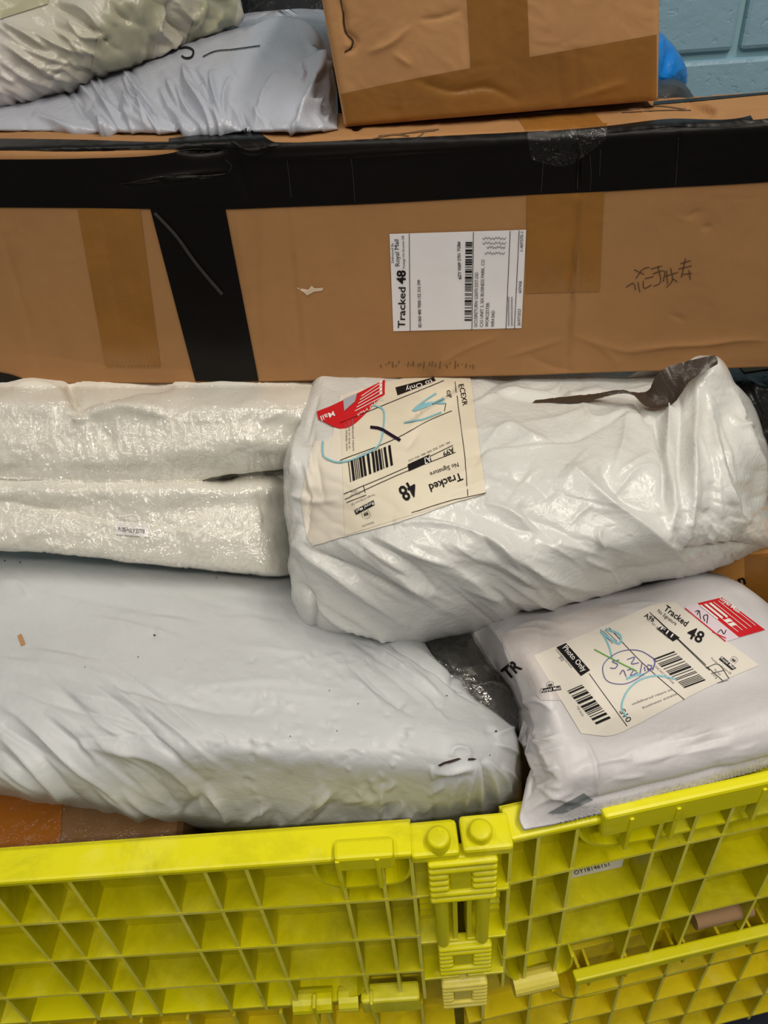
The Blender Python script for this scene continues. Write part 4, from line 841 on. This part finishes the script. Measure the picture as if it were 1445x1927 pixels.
for _ in range(14):                                        # the film bridges the hollows of the cloth
    e_ = np.pad(lowq, 1, mode='edge'); lowq = np.minimum(Dq, (e_[:-2, 1:-1] + e_[2:, 1:-1] + e_[1:-1, :-2] + e_[1:-1, 2:]) / 4)
Pq = CAM + Rq * (lowq - .0045)[..., None]; nq = normals(Pq); qx, qy = Gq[..., 0], Gq[..., 1]
Pq = Pq + nq * (np.maximum(-.002, fold_field(qx, qy, fan(51, 44, 90, 490, 740, 900, 80, 14, 40, 130, .0022, 2.5, 6) + fan(52, 30, 40, 520, 760, 990, 60, 60, 20, 60, .0016, 2.5, 5)) + .0011 * wrinkle(qx, qy, 82, 60, 9, 4) + .0013 * crumple(qx, qy, 12, 3) + .0008 * plates(qx, qy, 34, 80, 1.6, 9)))[..., None]
nvq, nuq = Pq.shape[:2]; HOST['film'] = bvh_of(Pq)
fo = mk('clear_film', Pq.reshape(-1, 3), grid_faces(nvq, nuq), M_film, quilt, True); tag(fo, 'crinkled clear plastic film')

# black bag at the right edge
bag('black_mailing_bag', M_black, [[(1290, 660, .76), (1400, 660, .75), (1600, 640, .73)], [(1290, 720, .70), (1400, 712, .68), (1600, 690, .66)], [(1290, 800, .655), (1420, 800, .645), (1600, 780, .62)], [(1290, 900, .635), (1430, 900, .63), (1600, 880, .61)], [(1290, 980, .63), (1430, 990, .63), (1600, 970, .61)]], (0, .05, -.02),
    'shiny black polythene bag at the right edge under the long carton', 'bag', step=4, edge=.0,
    folds=[([(1392, 735), (1410, 760), (1440, 800)], .006, 5, 9), ([(1400, 715), (1430, 735), (1460, 730)], .006, 5, 8), ([(1410, 720), (1430, 760), (1450, 800)], .005, 4, 8)], extra=lambda x, y: .002 * crumple(x, y, 40, 7))
bb = bpy.data.objects['black_mailing_bag']
decal('card_strip', 'black_mailing_bag', [(1388, 688), (1470, 680), (1470, 692), (1400, 702)], base_mat('cream_card', srgb(150, 136, 112), .8)[0], bb, .0016, 4)

# middle white bag, label and torn mouth
midfolds = [([(540, 1006), (586, 1046), (659, 1096), (726, 1146), (772, 1178)], .009, 12, 20), ([(593, 1036), (679, 1082), (740, 1108), (796, 1134)], -.006, 7, 14), ([(630, 1018), (719, 1070), (819, 1122)], .005, 8, 14), ([(679, 1010), (772, 1066), (819, 1106)], -.006, 6, 12), ([(700, 1008), (786, 1046), (862, 1066)], .005, 6, 12), ([(740, 985), (852, 990), (935, 1026), (1000, 1092)], .008, 9, 18), ([(786, 970), (902, 1006), (935, 1046)], -.006, 7, 14),
    ([(556, 1096), (586, 1132), (592, 1195)], -.009, 5, 9), ([(586, 1132), (640, 1165), (700, 1186), (745, 1200)], .009, 6, 10), ([(600, 1150), (650, 1190), (700, 1212)], -.005, 6, 10), ([(720, 1186), (715, 1215)], .004, 4, 6),
    ([(1064, 880), (1110, 925), (1173, 975), (1230, 1008), (1285, 1034)], .014, 16, 30), ([(1125, 880), (1160, 920), (1195, 950), (1240, 968)], -.012, 12, 22), ([(1294, 716), (1262, 780), (1252, 845), (1262, 947), (1247, 1012)], .012, 9, 18), ([(1228, 775), (1240, 820), (1249, 869), (1251, 970)], -.014, 7, 10), ([(1314, 715), (1306, 800), (1302, 869), (1294, 963), (1283, 1032)], .010, 8, 16), ([(1280, 740), (1278, 850), (1280, 960)], -.009, 8, 10),
    ([(1349, 760), (1365, 830), (1400, 947), (1418, 1002)], -.008, 7, 12), ([(1330, 740), (1340, 830), (1370, 930), (1400, 1005)], .007, 6, 12), ([(1372, 730), (1395, 800), (1425, 880), (1436, 960)], .010, 7, 12), ([(1390, 790), (1412, 810), (1435, 830)], -.007, 4, 6), ([(1370, 780), (1390, 805), (1420, 800)], .005, 4, 6),
    ([(905, 849), (990, 838), (1075, 826), (1161, 787), (1200, 770)], -.0035, 3, 5), ([(900, 850), (990, 843), (1080, 830)], .003, 4, 10), ([(904, 845), (960, 805), (1005, 826), (1030, 830)], .005, 5, 10), ([(885, 765), (960, 738), (1030, 735), (1060, 720)], .006, 5, 10), ([(890, 755), (940, 715), (980, 712)], -.006, 5, 8), ([(900, 740), (1000, 750), (1100, 732)], -.004, 4, 7), ([(1050, 720), (1075, 745), (1140, 740)], .005, 5, 8), ([(1090, 750), (1110, 785), (1190, 770)], .004, 5, 9),
    ([(974, 950), (1010, 985), (1045, 1022)], -.008, 9, 16), ([(910, 945), (960, 965), (1010, 1008)], .006, 9, 16), ([(880, 998), (958, 1041), (1050, 1085), (1154, 1112)], .006, 8, 16), ([(880, 1040), (960, 1090), (1060, 1120)], -.004, 8, 14), ([(860, 1100), (960, 1128), (1050, 1130)], .004, 6, 12), ([(1100, 1075), (1180, 1080), (1230, 1070), (1300, 1040)], -.004, 8, 14), ([(1170, 1110), (1160, 1085), (1100, 1050)], .005, 6, 10), ([(1280, 1040), (1350, 1030), (1440, 1032)], -.006, 5, 9),
    ([(1155, 930), (1200, 885), (1240, 875)], .004, 6, 10), ([(1155, 895), (1200, 870), (1230, 850)], .003, 5, 9), ([(1180, 770), (1170, 840), (1150, 890)], .004, 8, 14), ([(1195, 745), (1215, 790), (1228, 800)], -.005, 4, 7), ([(1130, 990), (1125, 1010), (1140, 1035)], .004, 4, 6), ([(1000, 900), (1060, 905), (1100, 900)], .002, 8, 12), ([(925, 890), (1000, 905), (1040, 940)], -.003, 10, 16),
    ([(540, 880), (535, 950), (555, 1050), (575, 1100)], -.005, 6, 8), ([(560, 800), (556, 850), (548, 900)], .006, 5, 8), ([(545, 930), (570, 935), (580, 930)], .005, 4, 6), ([(560, 940), (600, 945), (640, 940)], .003, 3, 5), ([(600, 740), (580, 790), (570, 840)], -.005, 5, 8), ([(760, 800), (780, 780), (870, 720)], -.006, 6, 10), ([(770, 815), (800, 785), (875, 735)], .004, 6, 10), ([(762, 850), (775, 830), (790, 815)], -.003, 5, 8)]
mid = bag('torn_white_mailing_bag', M_white2, [
    [(595, 690, .715), (720, 690, .72), (880, 692, .71), (1060, 688, .705), (1190, 684, .70), (1250, 690, .675), (1300, 695, .61), (1345, 671, .598), (1386, 728, .61)],
    [(563, 785, .605), (720, 790, .587), (880, 790, .585), (1060, 790, .575), (1190, 790, .572), (1260, 790, .565), (1310, 775, .565), (1355, 770, .572), (1420, 772, .60)],
    [(536, 860, .55), (720, 880, .515), (880, 880, .508), (1060, 880, .503), (1190, 880, .505), (1270, 875, .505), (1330, 870, .507), (1380, 855, .525), (1441, 835, .58)],
    [(531, 960, .525), (720, 970, .473), (880, 970, .463), (1060, 965, .463), (1190, 960, .468), (1270, 955, .472), (1330, 950, .478), (1390, 940, .495), (1441, 930, .55)],
    [(547, 1060, .50), (720, 1060, .448), (880, 1060, .436), (1060, 1050, .44), (1190, 1030, .448), (1270, 1020, .458), (1330, 1010, .468), (1395, 1000, .485), (1456, 985, .53)],
    [(554, 1145, .485), (720, 1150, .452), (880, 1135, .442), (1060, 1105, .452), (1190, 1080, .465), (1270, 1060, .473), (1330, 1047, .481), (1395, 1032, .495), (1460, 1015, .53)],
    [(583, 1190, .49), (710, 1217, .47), (850, 1199, .475), (1000, 1150, .487), (1150, 1117, .497), (1240, 1097, .50), (1300, 1086, .505), (1400, 1050, .515), (1456, 1030, .54)]], (0, .08, -.015),
    'bulging glossy white mailing bag with cream label and torn open mouth at right', 'bag', folds=midfolds + fan(11, 30, 560, 960, 1000, 1120, 32, 7, 90, 240, .0026, 3.5, 13) + fan(12, 16, 880, 1150, 900, 1080, 24, 10, 80, 200, .0028, 4, 14) + fan(13, 14, 1290, 1400, 720, 860, 78, 8, 80, 200, .0030, 4, 12) + fan(14, 26, 1240, 1420, 900, 1030, 60, 50, 20, 60, .0020, 3, 6) + fan(15, 12, 900, 1200, 700, 800, -10, 12, 60, 160, .0032, 3.5, 12) + fan(16, 14, 900, 1230, 800, 960, 150, 30, 50, 120, .0020, 4, 12) + fan(17, 10, 535, 600, 760, 1050, 85, 20, 40, 110, .0030, 3, 8), step=2.8, edge=.028, edge_w=.035,
    extra=lambda x, y: (.0005 * plates(x, y, 80, 24, 2.4, 3) + .0006 * plates(x, y, 36, 27, 3.2, 13)) + .0011 * plates(x, y, 24, 80, 1.8, 7) * np.clip((x - 1230) / 80, 0, 1) * np.clip((y - 850) / 80, 0, 1) + .003 * perlin(x / 120, y / 90, 9))
# the torn mouth: dark inner face of the film, turned outward
lin = sheet([[(975, 757, .634), (1090, 744, .618), (1192, 737, .606), (1214, 738, .60), (1240, 700, .597), (1288, 681, .596), (1345, 668, .590)], [(975, 763, .628), (1090, 753, .61), (1192, 742, .596), (1208, 760, .585), (1252, 760, .580), (1292, 712, .582), (1350, 678, .586)], [(985, 764, .627), (1095, 757, .606), (1196, 746, .594), (1220, 766, .580), (1262, 762, .574), (1300, 716, .578), (1350, 685, .585)]], 2.6, (), lambda x, y: .0012 * crumple(x, y, 16, 3))
a_, b2 = lin.shape[:2]; lo_ = mk('torn_mouth', lin.reshape(-1, 3), grid_faces(a_, b2), M_lining, mid, True); tag(lo_, 'dark brown inner lining of the torn mouth')
MH = 'torn_white_mailing_bag'
ml0 = decal('address_label', MH, [[(640, 745), (745, 716), (868, 690)], [(588, 1027), (650, 1010), (745, 985), (860, 945), (914, 928)]], M_cream2, mid, .0012, 3.5)
ml1 = decal('cream_backing', MH, [[(590, 830), (610, 830), (645, 800)], [(566, 940), (590, 1024), (648, 1008)]], M_cream2, mid, .0009, 3.5)
ml2 = decal('address_label', MH, [[(640, 758), (868, 690), (882, 690)], [(650, 1008), (860, 945), (914, 930)]], M_cream, mid, .0017, 3.5); tag(ml2, 'cream label with black tracking print, upside down')
rd = decal('red_sticker', MH, [[(597, 778), (660, 748), (724, 716)], [(600, 790), (640, 808), (724, 744)]], M_red, mid, .0022, 3)
decal('red_sticker', MH, [(597, 776), (645, 757), (645, 770), (600, 792)], M_red, mid, .0022, 3)
decal('silver_patch', MH, [(646, 754), (672, 742), (668, 758), (648, 776)], M_grey, mid, .0030, 3)
pr = Print()
pr.text('Tracked', (867, 891), (806, 914), 15, .016); pr.text('48', (776, 905), (748, 921), 30, .02); pr.text('No Signature', (861, 872), (808, 891), 9)
pr.text('A99', (852, 843), (832, 853), 11, .012); pr.text('ECEXR', (863, 726), (871, 766), 10, .008); pr.text('GP', (839, 737), (843, 751), 8, .008)
for s_ in ([(640, 868), (755, 822), (800, 796), (850, 775)], [(648, 930), (750, 888), (852, 840)], [(650, 940), (755, 893), (857, 853)], [(653, 946), (690, 932)], [(856, 720), (874, 860), (880, 934)], [(775, 966), (840, 945), (914, 929)], [(640, 798), (740, 757), (835, 718)], [(838, 760), (836, 776)], [(684, 914), (688, 928)]): pr.line(s_, 1.2)
pr.bars((660, 908), (740, 877), (-5, -38), 8, 3.0)
pr.quad((767, 876), (808, 857), (812, 870), (769, 889), 6, 3); pr.quad((668, 960), (704, 942), (706, 951), (671, 969), 6, 2); pr.quad((744, 731), (816, 712), (820, 718), (748, 746), 8, 3)
crest(pr, (690, 968), (-1, .42), 11)
pr.build('label_print', MH, M_ink, ml2, .0024, 10)
pr = Print(); pr.text('A7', (808, 860), (795, 866), 12, .014); pr.text('Royal Mail', (703, 945), (671, 960), 6, .008); pr.text('to Only', (813, 716), (762, 732), 9, .006); pr.build('label_print_white', MH, M_white_ink, ml2, .0030, 10)
pr = Print(); pr.text('undelivered return', (662, 790), (664, 850), 4.5); pr.text('please to stop at', (656, 795), (657, 846), 4); pr.text('c/o Mobile state', (650, 800), (652, 850), 4); pr.text('Postage on Account GB', (705, 930), (662, 948), 4); pr.text('Parcel', (677, 925), (660, 932), 5); pr.text('273g', (672, 920), (660, 925), 5); pr.text('Delivered by', (704, 982), (682, 990), 4)
pr.text('0B1 46Z 30Z 000 486 1R2 C62', (846, 832), (768, 868), 4); pr.text('RVA 6Z82 R 24SX CC', (712, 842), (672, 860), 4); pr.build('fine_print', MH, M_greyink, ml2, .0024)
pr = Print(); pr.line([(697, 806), (712, 808), (738, 822), (753, 831)], 5.5); pr.build('marker_stroke', MH, M_purple, ml2, .0030)
pr = Print(); pr.line([(608, 832), (610, 860), (628, 870), (680, 860), (712, 840), (722, 800), (720, 772), (700, 764)], 3.0); pr.line([(836, 760), (800, 762), (776, 775), (790, 770), (836, 752)], 4); pr.line([(820, 742), (800, 755), (780, 770)], 3); pr.line([(760, 798), (790, 792), (830, 778)], 3); pr.build('highlighter_mark', MH, M_hil, ml2, .0028)
pr = Print()
for k in range(5):
    a = (652 + k * 4, 775 - k * 8); pr.line([(668 + k * 3, 776 - k * 7), (718, 750 - k * 7)], 1.4)
for k in range(4): pr.quad((714, 746 - k * 7), (719, 744 - k * 7), (719, 738 - k * 7), (714, 740 - k * 7))
pr.text('Royal Mail', (720, 751), (672, 782), 5); pr.text('Mail', (628, 776), (603, 786), 10, .01); pr.build('sticker_print', MH, M_white_ink, rd, .0030) if rd else None

# clear smoky bag between the large bag and the mailer
bag('clear_smoky_bag', M_grgoods, [[(790, 1190, .515), (870, 1180, .515), (920, 1185, .525)], [(810, 1225, .480), (875, 1228, .475), (940, 1240, .50)], [(840, 1270, .450), (905, 1275, .445), (975, 1290, .47)], [(875, 1310, .430), (930, 1320, .425), (995, 1330, .445)], [(920, 1360, .412), (960, 1380, .41), (1010, 1400, .425)], [(940, 1440, .395), (970, 1480, .388), (1012, 1490, .40)]], (.0, .05, -.05),
    'small clear plastic bag of grey goods squeezed between the large white bag and the mailer', 'bag', step=2.6, edge=.0,
    folds=[([(830, 1215), (845, 1240), (850, 1260)], .006, 5, 8), ([(860, 1258), (900, 1262), (945, 1280)], .006, 6, 10), ([(885, 1290), (930, 1295), (960, 1310)], .008, 5, 12), ([(870, 1200), (880, 1230), (900, 1240)], -.006, 6, 8)], extra=lambda x, y: .0030 * crumple(x, y, 26, 3))
cb = bpy.data.objects['clear_smoky_bag']
fs = sheet([[(795, 1190, .507), (870, 1180, .507), (922, 1185, .517)], [(812, 1225, .473), (875, 1228, .467), (942, 1240, .492)], [(842, 1270, .443), (905, 1275, .437), (977, 1290, .462)], [(877, 1310, .423), (930, 1320, .417), (996, 1330, .437)], [(922, 1360, .405), (960, 1380, .403), (1011, 1400, .418)]], 2.6, (), lambda x, y: .0025 * crumple(x, y, 18, 8) + .0015 * wrinkle(x, y, 25, 60, 12, 2))
a_, b2 = fs.shape[:2]; mk('clear_film', fs.reshape(-1, 3), grid_faces(a_, b2), M_film2, cb, True)

# grey-white padded mailer at the right
def yz(px, py, z): v = ray(px, py); return (px, py, v[1] * (z - CAM[2]) / v[2])
mailer = bag('padded_mailer', M_white3, [
    [(871, 1201, .510), (906, 1168, .510), (1050, 1143, .508), (1200, 1119, .513), (1362, 1090, .522), (1390, 1096, .53), (1420, 1120, .545)],
    [(885, 1222, .505), (922, 1184, .490), (1055, 1160, .490), (1205, 1137, .496), (1370, 1108, .505), (1410, 1112, .512), (1450, 1140, .53)],
    [(913, 1250, .490), (944, 1216, .458), (1080, 1200, .463), (1230, 1175, .469), (1400, 1140, .483), (1450, 1150, .492), (1490, 1180, .515)],
    [(955, 1298, .458), (984, 1285, .420), (1110, 1270, .423), (1260, 1245, .428), (1430, 1205, .443), (1510, 1215, .457), (1540, 1240, .485)],
    [(974, 1372, .425), (1010, 1358, .384), (1130, 1345, .386), (1290, 1315, .393), (1460, 1275, .406), (1560, 1280, .42), (1590, 1300, .455)],
    [yz(992, 1430, .985), yz(1034, 1420, 1.010), yz(1150, 1408, 1.014), yz(1320, 1373, 1.014), yz(1490, 1333, 1.012), yz(1600, 1330, 1.0), yz(1625, 1345, .98)],
    [yz(1006, 1478, .980), yz(1045, 1468, 1.004), yz(1160, 1450, 1.008), yz(1330, 1412, 1.008), yz(1500, 1372, 1.006), yz(1615, 1362, .995), yz(1640, 1375, .98)],
    [yz(984, 1518, .978), yz(1055, 1508, .990), yz(1168, 1485, .992), yz(1335, 1447, .992), yz(1510, 1403, .99), yz(1625, 1385, .985), yz(1650, 1390, .98)],
    [yz(977, 1543, .974), yz(1065, 1530, .979), yz(1173, 1505, .980), yz(1337, 1464, .980), yz(1510, 1416, .98), yz(1630, 1397, .98), yz(1655, 1400, .975)],
    [yz(986, 1563, .9705), yz(1075, 1546, .9705), yz(1179, 1520, .9705), yz(1339, 1477, .9705), yz(1510, 1426, .9705), yz(1630, 1405, .9705), yz(1660, 1408, .9705)]], (0, .05, -.004),
    'grey-white padded mailer with cream tracked label, resting on the container rim', 'mailer', step=2.8, edge=.0,
    folds=[([(912, 1170), (945, 1205), (985, 1290), (1008, 1360)], .005, 6, 8), ([(870, 1200), (890, 1215), (905, 1245)], -.004, 4, 6), ([(890, 1180), (900, 1215), (925, 1250)], .004, 4, 6), ([(985, 1330), (1000, 1318), (1020, 1320), (1040, 1340)], .004, 4, 8), ([(1004, 1320), (1010, 1370), (1040, 1450), (1055, 1470)], .003, 5, 7),
           ([(1000, 1385), (1035, 1375)], .003, 4, 6), ([(1005, 1400), (1045, 1390)], .003, 4, 6), ([(1010, 1425), (1060, 1405)], .003, 4, 6), ([(1020, 1440), (1035, 1450), (1050, 1442)], .004, 4, 6), ([(1100, 1390), (1118, 1440), (1125, 1500)], .003, 3, 5), ([(1008, 1480), (1050, 1500), (1110, 1515)], .003, 5, 8), ([(985, 1530), (1040, 1500), (1080, 1490)], .003, 5, 8),
           ([(1060, 1517), (1170, 1494), (1330, 1455), (1480, 1415)], -.005, 3, 4), ([(970, 1180), (1010, 1172), (1050, 1172)], .002, 4, 6), ([(950, 1190), (990, 1186), (1040, 1192)], .002, 4, 6), ([(1005, 1172), (1012, 1200), (1010, 1225)], .002, 3, 5), ([(1190, 1440), (1250, 1425), (1380, 1400)], .002, 6, 12), ([(1240, 1400), (1300, 1390), (1420, 1360)], .002, 5, 10), ([(990, 1340), (1000, 1400), (1020, 1450)], -.003, 4, 5), ([(955, 1245), (975, 1300), (985, 1340)], -.003, 3, 5)] + fan(41, 18, 990, 1060, 1330, 1500, 165, 25, 30, 70, .0024, 3, 7) + fan(42, 16, 1080, 1420, 1390, 1470, -16, 12, 40, 120, .0014, 3, 9) + fan(43, 12, 900, 960, 1180, 1330, 70, 12, 40, 90, .0025, 3, 6) + fan(44, 14, 960, 1200, 1120, 1200, -5, 10, 40, 120, .0012, 3, 8),
    extra=lambda x, y: .0005 * plates(x, y, 70, -15, 2, 4) + .0012 * perlin(x / 110, y / 80, 6) + 0 + .0010 * np.cos(x * .9) * np.cos(y * .9) * ((y - (1546 - (x - 1075) * .255)) > -26) * (x > 1055) + .001 * crumple(x, y, 18, 9) * np.exp(-(((x - 1260) / 60) ** 2 + ((y - 1375) / 20) ** 2)))
PH = 'padded_mailer'
decal('grey_wear_patch', PH, [(1098, 1492), (1116, 1505), (1060, 1530), (1030, 1530)], base_mat('worn_grey', srgb(118, 122, 124), .6)[0], mailer, .0012, 4)
pl1 = decal('address_label', PH, [[(1004, 1234), (1085, 1200), (1184, 1158)], [(1093, 1381), (1150, 1385), (1204, 1362)]], M_cream3, mailer, .0010, 4)
pl0 = decal('address_label', PH, [[(1180, 1159), (1240, 1136), (1268, 1133)], [(1200, 1364), (1340, 1290), (1428, 1252)]], M_cream3, mailer, .0010, 4); tag(pl0, 'cream tracked label with barcodes and pen')
pl2 = decal('document_pouch', PH, [[(942, 1196), (1050, 1168), (1152, 1132)], [(972, 1262), (1040, 1240), (1186, 1162)]], poly_mat('pouch_film', srgb(206, 198, 196), .35, .2), mailer, .0008, 4)
decal('document_pouch', PH, [[(968, 1250), (1010, 1236)], [(1018, 1318), (1056, 1318)]], bpy.data.materials['pouch_film'], mailer, .0008, 4)
rs = decal('red_sticker', PH, [(1312, 1136), (1358, 1125), (1439, 1186), (1390, 1200)], M_red, mailer, .0012, 4)
pk = decal('pink_slip', PH, [(1288, 1143), (1312, 1136), (1392, 1200), (1366, 1208)], paper_mat('pink_paper', srgb(222, 206, 216)), mailer, .0011, 4)
pr = Print(); T = pr.text
T('TR', (957, 1279), (984, 1257), 24, .03); T('Tracked', (1248, 1148), (1290, 1180), 12, .016); T('48', (1290, 1198), (1318, 1212), 23, .02); T('A96', (1211, 1161), (1229, 1172), 9, .014); T('No Signature', (1236, 1152), (1271, 1178), 7); T('S10', (1165, 1340), (1180, 1362), 12)
pr.quad((1064, 1211), (1110, 1262), (1092, 1273), (1046, 1219), 6, 3); pr.quad((1248, 1178), (1279, 1201), (1266, 1208), (1235, 1184), 5, 3); pr.quad((1018, 1297), (1053, 1291), (1055, 1299), (1020, 1304), 4, 2); pr.quad((1358, 1235), (1385, 1258), (1377, 1262), (1352, 1241), 4, 2)
pr.bars((1066, 1301), (1126, 1370), (28, -12), 3, 3.2); pr.bars((1228, 1241), (1288, 1296), (40, -15), 5, 3.0)
for s_ in ([(1222, 1153), (1335, 1262)], [(1230, 1160), (1328, 1252)], [(1108, 1268), (1180, 1368)], [(1146, 1182), (1200, 1240), (1288, 1318)], [(1330, 1255), (1360, 1282)], [(1328, 1258), (1348, 1250), (1372, 1278)], [(1338, 1268), (1362, 1262)], [(1350, 1286), (1370, 1280)]): pr.line(s_, 1.2)
crest(pr, (1035, 1290), (1, -.2), 9); crest(pr, (1380, 1243), (.8, .6), 9)
pr.build('label_print', PH, M_ink, pl0, .0016, 12)
pr = Print(); pr.text('Photo Only', (1057, 1221), (1096, 1266), 11, .01); pr.text('F11', (1242, 1185), (1263, 1201), 8, .012); pr.text('Royal Mail', (1020, 1303), (1053, 1298), 5.5, .006); pr.text('Royal Mail', (1355, 1240), (1379, 1260), 5.5, .006); pr.build('label_print_white', PH, M_white_ink, pl0, .0020, 12)
pr = Print(); pr.text('Customer reference', (1044, 1224), (1074, 1258), 4); pr.text('50', (1050, 1238), (1056, 1246), 7); pr.text('undelivered return to', (1190, 1328), (1264, 1300), 5); pr.text('business estate', (1210, 1335), (1274, 1308), 5); pr.text('Postage on Account GB', (1337, 1240), (1374, 1270), 4); pr.text('Parcel', (1343, 1262), (1354, 1272), 4.5); pr.text('327g', (1338, 1268), (1348, 1278), 4.5)
pr.text('BD1 007 300 00A 5NP', (1216, 1166), (1258, 1204), 4); pr.text('DAS 2A57 N2RA NO8', (1232, 1256), (1266, 1288), 4); pr.text('YZR EAZA', (1083, 1330), (1095, 1350), 4)
for k in range(3): pr.line([(1130 + 4 * k, 1190 - 2 * k), (1153 + 4 * k, 1212 - 2 * k)], 1.1)
pr.build('fine_print', PH, M_greyink, pl0, .0016)
pr = Print(); pr.line([(1230, 1240), (1205, 1226), (1160, 1230), (1134, 1256), (1140, 1280), (1170, 1288), (1210, 1270), (1232, 1250), (1230, 1240)], 1.5, 60)
for s_ in ([(1165, 1243), (1152, 1246), (1162, 1252), (1158, 1258), (1148, 1258)], [(1180, 1242), (1194, 1238), (1188, 1250), (1202, 1248)], [(1166, 1270), (1172, 1262), (1178, 1274)], [(1180, 1262), (1192, 1260), (1186, 1272), (1200, 1266)], [(1204, 1268), (1208, 1248)], [(1212, 1256), (1214, 1264)], [(1218, 1252), (1226, 1254), (1220, 1262), (1217, 1254)], [(1228, 1262), (1234, 1240)]): pr.line(s_, 1.7)
pr.build('pen_writing', PH, M_pen, pl0, .0019)
pr = Print(); pr.line([(1270, 1278), (1235, 1272), (1200, 1282), (1176, 1308), (1170, 1335), (1180, 1352)], 3.2); pr.line([(1178, 1278), (1200, 1270), (1212, 1270)], 4); pr.line([(1152, 1240), (1146, 1218), (1130, 1185)], 3); pr.line([(1130, 1190), (1150, 1204), (1166, 1212), (1168, 1200), (1140, 1184)], 4); pr.build('highlighter_mark', PH, M_hil, pl0, .0018)
pr = Print(); pr.line([(1118, 1223), (1150, 1240), (1198, 1264)], 2); pr.build('green_stroke', PH, M_gpen, pl0, .0020)
pr = Print(); pr.text('Royal Mail', (1350, 1127), (1388, 1155), 8, .012)
for k in range(3): pr.line([(1318 + 9 * k, 1140 - 2 * k), (1350 + 9 * k, 1166 - 2 * k)], 3)
for k in range(5): pr.line([(1324 + 9 * k, 1138 - 2 * k), (1388 + 8 * k, 1190 - 3 * k)], 1.0)
pr.quad((1360, 1168), (1372, 1165), (1378, 1170), (1366, 1173)); pr.quad((1368, 1175), (1380, 1172), (1386, 1177), (1374, 1180)); pr.build('sticker_print', PH, M_white_ink, rs, .0020)
pr = Print(); pr.line([(1308, 1152), (1314, 1150), (1312, 1158)], 1.5); pr.line([(1318, 1166), (1316, 1150)], 1.3); pr.line([(1326, 1170), (1324, 1160), (1330, 1158), (1330, 1174)], 1.5); pr.line([(1350, 1192), (1356, 1186), (1362, 1194), (1366, 1186)], 1.4); pr.build('pen_writing', PH, M_ink, pk, .0018)
pr = Print(); pr.line([(1289, 1146), (1365, 1208)], 2); pr.line([(1340, 1190), (1366, 1202)], 1.6); pr.build('red_rule', PH, M_red, pk, .0018)
